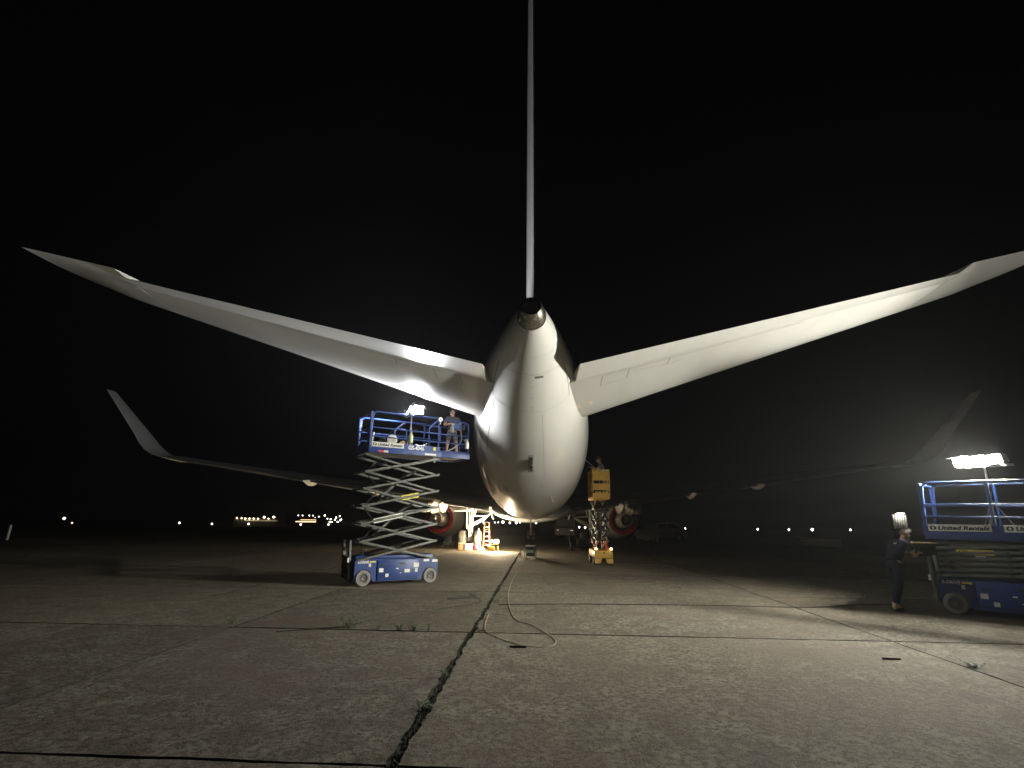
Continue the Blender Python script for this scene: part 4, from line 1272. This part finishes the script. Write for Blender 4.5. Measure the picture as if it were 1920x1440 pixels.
# ================================================================ PEOPLE
def skin_mesh(name, verts, edges, radii, mat, parent, root=0, sub=2, extra=None):
    me = bpy.data.meshes.new(name)
    me.from_pydata([tuple(v) for v in verts], edges, [])
    o = bpy.data.objects.new(name, me); C.objects.link(o)
    o.modifiers.new('skin', 'SKIN')
    sv = me.skin_vertices[0].data
    for i, r in enumerate(radii):
        sv[i].radius = (r, r) if not isinstance(r, tuple) else r
        sv[i].use_root = (i == root)
    m = o.modifiers.new('sub', 'SUBSURF'); m.levels = sub; m.render_levels = sub
    dg = bpy.context.evaluated_depsgraph_get(); dg.update()
    out = bpy.data.meshes.new_from_object(o.evaluated_get(dg))
    bpy.data.objects.remove(o); bpy.data.meshes.remove(me)
    if extra is not None:
        bm = bmesh.new(); bm.from_mesh(out)
        ex = extra.bm
        idx = {v: bm.verts.new(v.co) for v in ex.verts}
        for f in ex.faces:
            try: bm.faces.new([idx[v] for v in f.verts])
            except ValueError: pass
        ex.free(); bm.to_mesh(out); bm.free()
    out.name = name
    out.materials.clear(); out.materials.append(mat)
    out.shade_smooth()
    ob = bpy.data.objects.new(name, out); link(ob, parent)
    WM[ob.name] = WM[parent.name]
    return ob


def person(label, loc, rz, J, k=1.0, shirt='shirt_dark', trousers='shorts', short=True, sleeve=.55, bare_legs=True, look=(0, 1, 0), grip=0.6):
    """J: joints in metres for a 1.75 m figure facing +y; scaled by k"""
    T = thing('person', label, 'person', loc, rz)
    j = {n: Vector(p) * k for n, p in J.items()}
    names = ['pelvis', 'waist', 'chest', 'neckb', 'neck', 'headc', 'headt', 'shL', 'elL', 'wrL', 'paL', 'shR', 'elR', 'wrR', 'paR', 'hipL', 'knL', 'anL', 'heL', 'toL', 'hipR', 'knR', 'anR', 'heR', 'toR']
    lk = Vector(look).normalized()
    up = (j['headt'] - j['neck']).normalized()
    j['headc'] = j['neck'].lerp(j['headt'], .55)
    V = [j[n] if n in j else None for n in names]
    rad = dict(pelvis=(.10, .08), waist=(.10, .08), chest=(.115, .085), neckb=(.07, .065), neck=.055, headc=(.082, .098), headt=(.06, .07), shL=.066, elL=.045, wrL=.030, paL=.036, shR=.066, elR=.045, wrR=.030, paR=.036,
               hipL=.092, knL=.062, anL=.040, heL=.038, toL=.032, hipR=.092, knR=.062, anR=.040, heR=.038, toR=.032)
    ix = {n: i for i, n in enumerate(names)}
    E = [('pelvis', 'waist'), ('waist', 'chest'), ('chest', 'neckb'), ('neckb', 'neck'), ('neck', 'headc'), ('headc', 'headt'),
         ('chest', 'shL'), ('shL', 'elL'), ('elL', 'wrL'), ('wrL', 'paL'), ('chest', 'shR'), ('shR', 'elR'), ('elR', 'wrR'), ('wrR', 'paR'),
         ('pelvis', 'hipL'), ('hipL', 'knL'), ('knL', 'anL'), ('anL', 'heL'), ('anL', 'toL'), ('pelvis', 'hipR'), ('hipR', 'knR'), ('knR', 'anR'), ('anR', 'heR'), ('anR', 'toR')]
    sc = lambda r: (r[0] * k, r[1] * k) if isinstance(r, tuple) else r * k
    ex = MB()
    # fingers: four unequal bent chains and a thumb leaving the side of the palm
    side_v = Vector((0, 0, 1))
    for S in ('L', 'R'):
        wr, pa = j['wr' + S], j['pa' + S]
        d = (pa - wr).normalized()
        acr = d.cross(side_v)
        if acr.length < .1: acr = d.cross(Vector((1, 0, 0)))
        acr.normalize(); nrm = d.cross(acr)
        if nrm.z > 0: nrm = -nrm
        for q in range(4):
            ln = (.072, .082, .077, .060)[q] * k
            b = pa + acr * ((q - 1.5) * .019 * k) - d * .01 * k
            c1 = b + d * ln * .5 + nrm * ln * .12 * grip; c2 = c1 + (d * (1 - grip * .6) + nrm * grip).normalized() * ln * .32; c3 = c2 + (d * (1 - grip * 1.2) + nrm * grip * 1.3).normalized() * ln * .25
            ex.tube([b, c1, c2, c3], [.0095 * k, .009 * k, .0085 * k, .006 * k], 6)
        b = wr.lerp(pa, .45) + acr * -.030 * k
        c1 = b + (d * .6 - acr * .75 + nrm * .3).normalized() * .038 * k; c2 = c1 + (d * .9 - acr * .1 + nrm * .4).normalized() * .03 * k
        ex.tube([b, c1, c2], [.012 * k, .0105 * k, .008 * k], 6)
    # nose, ears, lips
    hc = j['headc']; rt = lk.cross(up).normalized(); fw = up.cross(rt).normalized()
    if fw.dot(lk) < 0: fw = -fw
    ex.tube([hc + fw * .088 * k + up * .020 * k, hc + fw * .112 * k - up * .018 * k, hc + fw * .090 * k - up * .026 * k], [.008 * k, .014 * k, .008 * k], 6)
    for s in (-1, 1):
        ex.sphere(hc + rt * s * .083 * k - up * .005 * k, .024 * k, 8, 6, (.6, .9, 1.3))
    ex.tube([hc + fw * .086 * k - up * .055 * k + rt * -.022 * k, hc + fw * .094 * k - up * .055 * k, hc + fw * .086 * k - up * .055 * k + rt * .022 * k], .007 * k, 5)
    body = skin_mesh('body', V, [(ix[a], ix[b]) for a, b in E], [sc(rad[n]) for n in names], M['skin'], T, 0, 2, ex)
    for s in (-1, 1):
        mb = MB(); mb.sphere(hc + fw * .083 * k + rt * s * .032 * k + up * .012 * k, .011 * k, 8, 6); mb.build('eye', M['ink'], body)
    # hair cap
    mb = MB()
    t = bmesh.new(); bmesh.ops.create_uvsphere(t, u_segments=20, v_segments=12, radius=1)
    bmesh.ops.delete(t, geom=[v for v in t.verts if v.co.z < (-.25 if v.co.y > -.3 else -.62) or (v.co.y > .45 and v.co.z < .35)], context='VERTS')
    for v in t.verts: v.co *= 1 + .05 * sin(v.co.x * 23 + v.co.z * 17) * cos(v.co.y * 19)
    mat3 = Matrix(((rt.x * .104, fw.x * .118, up.x * .150), (rt.y * .104, fw.y * .118, up.y * .150), (rt.z * .104, fw.z * .118, up.z * .150)))
    m4 = Matrix([[c * k for c in row] for row in mat3]).to_4x4(); m4.translation = hc + up * .030 * k - fw * .008 * k
    mb.merge(t, m4); mb.build('hair', M['hair'], body, smooth=60)
    # shirt
    le, re = j['shL'].lerp(j['elL'], sleeve), j['shR'].lerp(j['elR'], sleeve)
    pw = j['pelvis'].lerp(j['waist'], .25)
    SV = [pw, j['waist'], j['chest'], j['neckb'], j['shL'], le, j['shR'], re]
    skin_mesh('shirt', SV, [(0, 1), (1, 2), (2, 3), (2, 4), (4, 5), (2, 6), (6, 7)], [sc((.155, .125)), sc((.148, .12)), sc((.172, .13)), sc((.085, .08)), .083 * k, .073 * k, .083 * k, .073 * k], M[shirt], body, 1, 2)
    kl, kr = (j['hipL'].lerp(j['knL'], .82), j['hipR'].lerp(j['knR'], .82)) if short else (j['knL'], j['knR'])
    TV = [j['waist'].lerp(j['pelvis'], .6), j['pelvis'], j['hipL'], kl, j['hipR'], kr]
    TE = [(0, 1), (1, 2), (2, 3), (1, 4), (4, 5)]; TR = [sc((.145, .115)), sc((.152, .125)), .108 * k, .088 * k, .108 * k, .088 * k]
    if not short:
        TV += [j['anL'].lerp(j['knL'], .08), j['anR'].lerp(j['knR'], .08)]; TE += [(3, 6), (5, 7)]; TR += [.064 * k, .064 * k]
    skin_mesh('shorts' if short else 'trousers', TV, TE, TR, M[trousers], body, 1, 2)
    for S in ('L', 'R'):
        he, to, an = j['he' + S], j['to' + S], j['an' + S]
        skin_mesh('shoe', [he, he.lerp(to, .5) + Vector((0, 0, .012 * k)), to, an.lerp(he, .45)], [(0, 1), (1, 2), (1, 3)], [.045 * k, .050 * k, .040 * k, .046 * k], M['shoe'], body, 1, 2)
    return T, j


STAND = dict(pelvis=(0, 0, .95), waist=(0, 0, 1.12), chest=(0, 0, 1.32), neckb=(0, -.01, 1.46), neck=(0, .01, 1.52), headt=(0, .03, 1.70),
             hipL=(-.10, 0, .90), knL=(-.11, .03, .50), anL=(-.12, -.02, .10), heL=(-.12, -.06, .045), toL=(-.14, .14, .035),
             hipR=(.10, 0, .90), knR=(.11, .03, .50), anR=(.12, -.02, .10), heR=(.12, -.06, .045), toR=(.14, .14, .035),
             shL=(-.185, 0, 1.40), shR=(.185, 0, 1.40), elL=(-.24, -.02, 1.12), elR=(.24, -.02, 1.12), wrL=(-.24, .10, .88), wrR=(.24, .10, .88), paL=(-.24, .14, .80), paR=(.24, .14, .80))
J = dict(STAND)
# man in the raised basket: faces the camera side, head turned to his right (image left), forearms folded on the rail
J.update(elL=(-.30, .10, 1.14), wrL=(-.10, .27, 1.14), paL=(-.02, .30, 1.13), elR=(.30, .10, 1.14), wrR=(.10, .25, 1.17), paR=(.02, .29, 1.17),
         knL=(-.15, .03, .50), anL=(-.20, -.02, .10), heL=(-.20, -.06, .045), toL=(-.24, .13, .035), knR=(.15, .03, .50), anR=(.20, -.02, .10), heR=(.20, -.06, .045), toR=(.24, .13, .035))
pos = wa(1.54, .16, 3.055)
man, mj = person('man in dark T-shirt and grey shorts leaning on the raised basket rail', pos, radians(180 + 14), J, .765, look=(.9, .45, 0))
mb = MB(); mb.add([(-.02, .124, 1.135), (.075, .124, 1.15), (.075, .124, 1.17), (-.02, .124, 1.155)], [(0, 1, 2, 3)])
mb.build('chest_print', M['sticker'], man)

# worker in the yellow basket, leaning left to the fuselage with a long-handled pad
J = dict(STAND)
J.update(chest=(0, .10, 1.30), neckb=(0, .16, 1.43), neck=(0, .19, 1.48), headt=(0, .24, 1.66), waist=(0, .04, 1.12), shL=(-.17, .13, 1.37), shR=(.17, .13, 1.37),
         elL=(-.22, .30, 1.14), wrL=(-.12, .50, 1.24), paL=(-.10, .57, 1.27), elR=(.22, .30, 1.10), wrR=(.06, .46, 1.16), paR=(.0, .52, 1.20))
w2, wj = person('worker in the yellow basket reaching a long tool to the fuselage', Vector((2.62, 19.45, 2.265)), radians(84), J, .83, shirt='shorts', trousers='shorts', short=False, look=(0, 1, 0))
mb = MB(); mb.tube([(2.42, 19.40, 3.20), (2.0, 19.3, 3.52), (1.93, 19.3, 3.58)], .012, 6)
pole = mb.build('polishing_pole', M['alu']); tag(pole, 'thin polishing pole held against the tail by the yellow-lift worker', 'pole')
mb = MB(); mb.box((1.925, 19.3, 3.60), (.05, .12, .10), None, .015); mb.build('pad', M['pad'], pole)

# stooping person by the parked lift
J = dict(STAND)
J.update(pelvis=(0, -.05, .93), waist=(0, .03, 1.08), chest=(0, .17, 1.26), neckb=(0, .27, 1.38), neck=(0, .31, 1.42), headt=(0, .42, 1.55), shL=(-.185, .20, 1.33), shR=(.185, .20, 1.33),
         elL=(-.23, .32, 1.10), wrL=(-.14, .52, 1.18), paL=(-.12, .59, 1.20), elR=(.23, .30, 1.08), wrR=(.10, .50, 1.14), paR=(.08, .57, 1.16),
         knL=(-.11, .10, .50), knR=(.11, -.06, .50), anR=(.12, -.20, .10), heR=(.12, -.24, .045), toR=(.14, -.05, .035))
w3, pj = person('person in dark navy clothes stooping beside the parked right lift', Vector((6.48, 10.25, 0.0)), radians(-82), J, .85, shirt='navy', trousers='navy', short=False, sleeve=.6, look=(0, 1, -.3))
mb = MB(); mb.box((6.92, 10.02, 1.16), (.42, .10, .03), Matrix.Rotation(radians(-6), 3, 'Z'), .006)
tag(mb.build('plank', M['tan']), 'short tan plank held by the stooping person beside the lift', 'plank')


# ================================================================ THINGS IN THE RAISED BASKET
def bottle(label, p, h, mat, group=None, spray=True):
    t = thing('spray_bottle', label, 'bottle', p, random.uniform(0, 6), group)
    r = h * .19
    mb = MB(); mb.lathe([(0, 0), (r, 0), (r * 1.05, .02 * h), (r * 1.05, .55 * h), (r * .8, .68 * h), (r * .38, .78 * h), (r * .38, .84 * h), (0, .84 * h)], n=18); mb.build('bottle_body', mat, t)
    mb = MB(); mb.cyl((0, 0, .83 * h), (0, 0, .9 * h), r * .45, 10); mb.box((r * .35, 0, .94 * h), (r * 1.9, r * .7, .09 * h), None, .004); mb.bar((r * .9, 0, .9 * h), (r * 1.2, 0, .76 * h), r * .22, r * .3); mb.build('spray_head', M['bottle'], t)
    return t


def hang(x, dy=-.03): return wa(x, -.49 + dy, 0)


# hooks over the near rail carry the bottles
for (x, z, h, m, lab) in ((1.22, 3.63, .23, 'bottle', 'white spray bottle hung on the top rail beside the leaning man'),
                          (.12, 3.28, .27, 'bottle_green', 'pale green spray bottle hung on the mid rail below the basket lamp'),
                          (1.655, 3.24, .25, 'bottle', 'white spray bottle hung at the right end of the basket')):
    q = wa(x, -.535, z)
    bottle(lab, q, h, M[m], 'spray bottles hung on the basket rails')
t = thing('polisher', 'rotary polisher with a round white pad in the raised basket', 'polisher', wa(-.27, -.30, 3.055))
mb = MB(); mb.lathe([(0, -.03), (.07, -.035), (.105, -.03), (.125, 0), (.115, .03), (.05, .035), (.05, .02), (.0, .02)], (0, -.02, .29), (.3, -1, .1), 24); mb.build('buffing_pad', M['pad'], t)
mb = MB(); mb.tube([(.03, .05, .29), (.02, .12, .25), (.0, .16, .08)], .038, 10); mb.cyl((0, 0, .29), (.02, .06, .29), .045, 12); mb.build('motor_body', M['black'], t)
mb = MB(); mb.tube([(.02, .08, .0), (.03, .03, .14), (.02, .02, .22)], .018, 8); mb.build('handle', M['alu'], t)
t = thing('tool_bag', 'black tool bag slumped in the raised basket', 'bag', wa(-.47, -.16, 3.055))
mb = MB(); mb.loft([[(cos(a) * .19 * s, sin(a) * .12 * s, z) for a in [2 * pi * k / 14 for k in range(14)]] for z, s in ((0, .95), (.06, 1.05), (.16, 1), (.24, .75), (.27, .4))]); mb.build('bag_body', M['black'], t)
mb = MB(); mb.tube([(-.09, 0, .22), (-.06, 0, .31), (.06, 0, .31), (.09, 0, .22)], .012, 6); mb.build('handle', M['shorts'], t)
t = thing('folded_board', 'tan folded board leaning up in the raised basket', 'board', wa(-.04, -.10, 3.05), radians(33))
mb = MB(); mb.prism([(-.20, 0), (-.14, 0), (.14, .24), (.14, .30), (.09, .31)], -.09, .09); mb.build('sloping_leaf', M['tan'], t)
mb = MB(); mb.prism([(.06, 0), (.12, 0), (.155, .26), (.10, .26)], -.085, .085); mb.build('upright_leaf', M['tan'], t)
t = thing('foam_sprayer', 'black and white pump sprayer on the raised basket floor', 'sprayer', wa(.50, -.30, 3.055))
mb = MB(); mb.lathe([(0, 0), (.07, 0), (.075, .03), (.075, .15), (.04, .2), (0, .2)], (.10, 0, 0), n=16); mb.build('tank', M['bottle'], t)
mb = MB(); mb.lathe([(0, 0), (.08, 0), (.085, .03), (.08, .13), (.03, .17), (0, .17)], (-.10, 0, 0), n=16); mb.build('black_tank', M['black'], t)
mb = MB(); mb.tube(smooth_path([(-.16, 0, .24), (-.06, 0, .20), (.04, 0, .21), (.14, 0, .26)], 4), .013, 6); mb.build('handle', M['alu'], t)
t = thing('bucket', 'small blue and white bucket beside the pump sprayer', 'bucket', wa(.74, -.30, 3.055))
mb = MB(); mb.lathe([(0, 0), (.065, 0), (.082, .19), (.076, .19), (.06, .012), (0, .012)], n=18); mb.build('bucket_body', M['blue'], t)
mb = MB(); mb.box((0, -.078, .10), (.05, .01, .07)); mb.build('bucket_label', M['sticker'], t)
t = thing('lanyard_roll', 'white roll clipped to the top rail near the gate post', 'roll', wa(.89, -.53, 3.93))
mb = MB(); mb.lathe([(.02, -.02), (.05, -.02), (.055, 0), (.05, .02), (.02, .02)], axis=(0, 1, 0), n=16); mb.build('roll', M['bottle'], t)
mb = MB(); mb.tube([(0, .0, -.05), (.0, .0, -.12)], .012, 6); mb.build('strap', M['sticker'], t)
t = thing('hand_torch', 'pale hand tool strapped upright at the left end of the basket', 'tool', wa(-.80, -.40, 3.22))
mb = MB(); mb.tube([(0, 0, 0), (.02, 0, .18)], .017, 8); mb.build('handle', M['sticker'], t)
mb = MB(); mb.cyl((.02, 0, .18), (.03, 0, .25), .03, 10); mb.build('head', M['alu'], t)

# ================================================================ THINGS BY THE LEFT GEAR
t = thing('stepladder', 'orange fibreglass stepladder standing beside the left landing gear', 'ladder', (-2.20, 27.65, 0))
mb = MB()
for s in (-1, 1): mb.bar((s * .17, -.16, 0), (s * .11, .02, 1.28), .045, .03, bevel=.005)
fr = mb.build('front_rail', M['orange'], t)
for k in range(5):
    z = .2 + .215 * k; f = z / 1.28
    mb = MB(); mb.box((0, -.16 + .18 * f, z), (.32 - .12 * f, .09, .03), None, .004); mb.build('step', M['alu'], fr)
mb = MB()
for s in (-1, 1): mb.bar((s * .18, .30, 0), (s * .11, .04, 1.26), .03, .025)
for z in (.25, .6, .95): mb.bar((-.17 + z * .05, .30 - .2 * z, z), (.17 - z * .05, .30 - .2 * z, z), .02, .02)
mb.build('back_frame', M['orange'], t)
mb = MB(); mb.box((0, .0, 1.30), (.30, .18, .05), None, .01); mb.build('top_cap', M['black'], t)

t = thing('carton', 'open brown carton on the ground by the left wheels', 'box', (-3.36, 26.95, 0), radians(4))
mb = MB(); mb.box((0, 0, .15), (.30, .28, .30), None, .008); mb.build('carton_body', M['brown_box'], t)
mb = MB(); mb.box((0, -.18, .31), (.29, .10, .012), Matrix.Rotation(radians(24), 3, 'X')); mb.build('flap', M['tan'], t)
t = thing('cooler', 'white cooler box between the carton and the red can', 'box', (-3.0, 26.9, 0), radians(-3))
mb = MB(); mb.box((0, 0, .12), (.38, .26, .24), None, .02); mb.build('cooler_body', M['cooler'], t)
mb = MB(); mb.box((0, 0, .268), (.40, .28, .05), None, .015); mb.build('lid', M['cooler'], t)
mb = MB(); mb.box((.02, -.133, .12), (.14, .006, .10)); mb.build('cooler_label', M['skin_grey'], t)
t = thing('fuel_can', 'round red fuel can right of the white cooler', 'fuel can', (-2.66, 26.85, 0))
mb = MB(); mb.lathe([(0, 0), (.12, 0), (.135, .03), (.135, .17), (.10, .23), (.03, .25), (0, .25)], n=20); mb.build('can_body', M['fuel_red'], t)
mb = MB(); mb.tube([(-.07, 0, .22), (-.05, 0, .29), (.05, 0, .29), (.07, 0, .22)], .011, 6); mb.build('handle', M['black'], t)
mb = MB(); mb.cyl((.05, 0, .22), (.11, 0, .30), .018, 8); mb.build('spout', M['sticker_yel'], t)
t = thing('gas_cylinder', 'slim white gas cylinder upright against the left tyres', 'gas cylinder', (-2.55, 27.12, 0))
mb = MB(); mb.lathe([(0, 0), (.085, 0), (.09, .03), (.09, .74), (.07, .85), (.035, .90), (.03, .98), (0, .98)], n=18); mb.build('tank', M['bottle'], t)
mb = MB(); mb.cyl((-.03, 0, .98), (.03, 0, .98), .022, 8); mb.cyl((0, 0, .96), (0, 0, 1.04), .014, 8); mb.build('valve', M['alu'], t)
rg = random.Random(3)
t = thing('rag', 'crumpled white rag on the ground at the ladder foot', 'rag', (-2.40, 26.75, 0))
mb = MB()
tt = bmesh.new(); bmesh.ops.create_icosphere(tt, subdivisions=3, radius=.13)
for v in tt.verts: v.co = Vector((v.co.x * 1.3, v.co.y, max(v.co.z * .55 + .05, 0))) * (1 + .25 * sin(v.co.x * 40 + 2) * cos(v.co.y * 33))
mb.merge(tt); mb.build('cloth', M['bottle'], t)
mb = MB(); mb.box((-3.3, 26.35, .02), (.55, .12, .03), Matrix.Rotation(radians(5), 3, 'Z'), .006)
mb.box((-3.15, 26.28, .016), (.2, .05, .022)); tag(mb.build('wheel_chock', M['brown_box']), 'flat brown timber chock lying in front of the carton', 'chock')
t = thing('trestle', 'low grey trestle on the ground left of the left wheels', 'trestle', (-4.15, 28.0, 0))
mb = MB(); mb.box((0, 0, .30), (.55, .12, .05), None, .01); mb.build('top_beam', M['arm'], t)
for s in (-1, 1):
    for q in (-1, 1):
        mb = MB(); mb.bar((s * .22, 0, .29), (s * .28, q * .14, 0), .03, .03); mb.build('leg', M['arm'], t)
t = thing('plastic_drum', 'pale blue plastic drum in the dark under the left engine', 'drum', (-4.72, 31.5, 0))
mb = MB(); mb.lathe([(0, 0), (.20, 0), (.22, .05), (.22, .55), (.19, .62), (.07, .66), (0, .66)], n=20); mb.build('drum_body', paint('drum_blue', (.32, .36, .5), .5), t)
mb = MB(); mb.cyl((.08, 0, .64), (.08, 0, .69), .035, 10); mb.build('cap', M['black'], t)

# generator
t = thing('generator', 'small dark green generator in a rounded frame by the central joint', 'generator', (.0, 22.0, 0), radians(-6))
mb = MB(); mb.box((0, 0, .21), (.34, .42, .28), None, .03); mb.build('engine_block', M['gen_green'], t)
mb = MB(); mb.box((0, 0, .39), (.30, .36, .09), None, .03); mb.build('fuel_tank', M['black'], t)
for s in (-1, 1):
    mb = MB(); pts = round_corner((s * .2, -.24, .03), (s * .2, -.24, .47), (s * .2, .24, .47), .07) + round_corner((s * .2, -.24, .47), (s * .2, .24, .47), (s * .2, .24, .03), .07)
    mb.tube([(s * .2, -.24, .03)] + pts + [(s * .2, .24, .03)], .014, 7); mb.tube([(s * .2, -.24, .03), (s * .2, .24, .03)], .014, 7); mb.build('frame_hoop', M['dark_steel'], t)
mb = MB(); mb.tube([(-.2, -.2, .465), (.2, -.2, .465)], .014, 7); mb.tube([(-.2, .2, .465), (.2, .2, .465)], .014, 7); mb.build('handle', M['alu'], t)
mb = MB(); mb.box((0, -.215, .26), (.26, .02, .10), None, .006); mb.build('outlet_panel', M['skin_grey'], t)
mb = MB(); mb.tube(smooth_path([(.24, 21.85, .03), (.5, 21.7, .015), (.85, 21.5, .012), (1.05, 21.35, .012)], 5), .012, 6)
tag(mb.build('extension_cord', M['cord']), 'short pale cord lying right of the generator', 'cord')

# dark low cart by the right gear
t = thing('equipment_cart', 'low dark cart in shadow by the right landing gear', 'cart', (2.35, 27.0, 0), radians(5))
mb = MB(); mb.box((0, 0, .20), (.95, .55, .08), None, .02); mb.build('bed', M['black'], t)
mb = MB(); mb.box((.1, 0, .42), (.45, .4, .34), None, .05); mb.build('motor_box', M['black'], t)
mb = MB(); mb.tube([(-.42, 0, .22), (-.5, 0, .65), (-.44, 0, .72)], .018, 7); mb.build('push_handle', M['dark_steel'], t)
mb = MB(); mb.cyl((-.1, -.22, .46), (-.1, -.25, .46), .04, 12); mb.build('gauge', M['chrome'], t)
for x in (-.34, .34):
    for y in (-.24, .24):
        mb = MB(); mb.lathe([(0, -.03), (.07, -.03), (.08, 0), (.07, .03), (0, .03)], (x, y, .08), (0, 1, 0), 14); mb.build('wheel', M['tyre'], t)

# pickup and van in the dark beyond
def car(label, loc, rz, prof, win, w, mat, cat):
    t = thing('parked_' + cat, label, cat, loc, rz, None)
    mb = MB(); mb.prism(prof, -w / 2, w / 2); bmesh.ops.bevel(mb.bm, geom=[e for e in mb.bm.edges], offset=.035, segments=2, affect='EDGES'); b = mb.build('body', mat, t)
    for y in (-w / 2 - .004, w / 2 + .004):
        for q in win:
            mb = MB(); mb.prism(q, y - .004, y + .004); mb.build('window', M['glass'], b)
    for x in (-1.0, 1.05):
        for y in (-w / 2 + .08, w / 2 - .08):
            mb = MB(); mb.lathe([(.17, -.1), (.28, -.1), (.31, -.06), (.31, .06), (.28, .1), (.17, .1)], (x, y, .31), (0, 1, 0), 24); wh = mb.build('wheel', M['tyre'], t)
            mb = MB(); mb.lathe([(0, -.08), (.12, -.09), (.175, -.06), (.175, .06), (.12, .09), (0, .08)], (x, y, .31), (0, 1, 0), 18); mb.build('rim', M['alu'], wh)
    for y in (-w / 2 + .2, w / 2 - .2):
        mb = MB(); mb.box((-1.72, y, .68), (.03, .22, .12), None, .01); mb.build('headlight', M['chrome'], t)
    return t


car('pale car parked in the dark beyond the right engine', (9.5, 41.0, 0), radians(18), [(-1.7, .3), (-1.72, .75), (-.95, .88), (-.5, 1.3), (.9, 1.32), (1.5, .95), (1.72, .85), (1.72, .3)], [[(-.78, .9), (-.42, 1.22), (.15, 1.24), (.15, .92)], [(.22, .92), (.22, 1.24), (.85, 1.24), (1.2, .93)]], 1.5, M['car_white'], 'car')
car('grey van parked far off between belly and right gear', (2.9, 44.0, 0), radians(80), [(-1.7, .3), (-1.72, .8), (-1.3, .95), (-1.0, 1.55), (1.72, 1.6), (1.72, .3)], [[(-1.15, 1.0), (-.92, 1.45), (-.45, 1.46), (-.45, 1.0)]], 1.5, M['skin_grey'], 'van')
t = thing('equipment_box', 'dark equipment box on wheels left of the pale car', 'cart', (7.6, 37.0, 0))
mb = MB(); mb.box((0, 0, .42), (1.1, .7, .45), None, .04); mb.build('box_body', M['skin_grey'], t)
for x in (-.4, .4):
    mb = MB(); mb.lathe([(0, -.05), (.14, -.05), (.16, 0), (.14, .05), (0, .05)], (x, -.33, .16), (0, 1, 0), 16); mb.build('wheel', M['tyre'], t)
mb = MB(); mb.box((.72, -.2, .30), (.09, .09, .5), None, .02); mb.build('bollard_bar', M['sticker'], t)

# slatted white cabinet with a lamp on top, right
t = thing('slatted_cabinet', 'white slatted cabinet under a small bright lamp near the right lift', 'cabinet', (17.15, 26.2, 0), radians(-8))
mb = MB(); mb.box((0, .16, 1.52), (.62, .3, .74), None, .01); mb.build('cabinet_body', M['arm'], t)
for k in range(6):
    mb = MB(); mb.box((-.255 + k * .102, -.012, 1.54), (.066, .03, .64), None, .006); mb.build('slat', M['bottle'], t)
for x in (-.26, .26):
    mb = MB(); mb.bar((x, .1, 0), (x, .1, 1.16), .05, .05); mb.build('leg', M['dark_steel'], t)
mb = MB(); mb.box((.0, -.14, 1.95), (.34, .10, .07), None, .015); lh = mb.build('lamp_housing', M['black'], t)
mb = MB(); mb.box((.0, -.14, 1.912), (.30, .08, .006)); mb.build('lamp_glass', M['panel_lamp'], lh)
mb = MB(); mb.bar((0, .0, 1.88), (0, -.12, 1.97), .03, .03); mb.build('lamp_arm', M['black'], lh)
t = thing('low_barrier', 'long low pale barrier at the apron edge on the right', 'barrier', (18.6, 36.5, 0), radians(-3))
mb = MB(); mb.prism([(-.25, 0), (.25, 0), (.14, .18), (.10, .42), (-.10, .42), (-.14, .18)], -2.6, 2.6, 'yz'); mb.bm.transform(Matrix.Rotation(radians(90), 4, 'Z')); mb.build('barrier_body', M['sticker'], t)
mb = MB(); mb.box((0, 0, .44), (5.0, .1, .03)); mb.build('barrier_cap', M['arm'], t)

# ---------------------------------------------------------------- haze volume added for a glow round the lamps
if HAZE > 0:
    m = bpy.data.materials.new('lamp_glow_haze'); m.use_nodes = True
    N = m.node_tree.nodes; N.clear()
    out = N.new('ShaderNodeOutputMaterial'); v = N.new('ShaderNodeVolumePrincipled')
    v.inputs['Color'].default_value = (.85, .87, .9, 1); v.inputs['Density'].default_value = HAZE; v.inputs['Anisotropy'].default_value = 0.55
    m.node_tree.links.new(v.outputs['Volume'], out.inputs['Volume'])
    mb = MB(); mb.box((0, 20, 2.8), (2040, 2040, 21.6)); h = mb.build('haze', m, smooth=0); h['kind'] = 'stuff'; h['label'] = 'thin haze added in place of lens glow round the work lights'
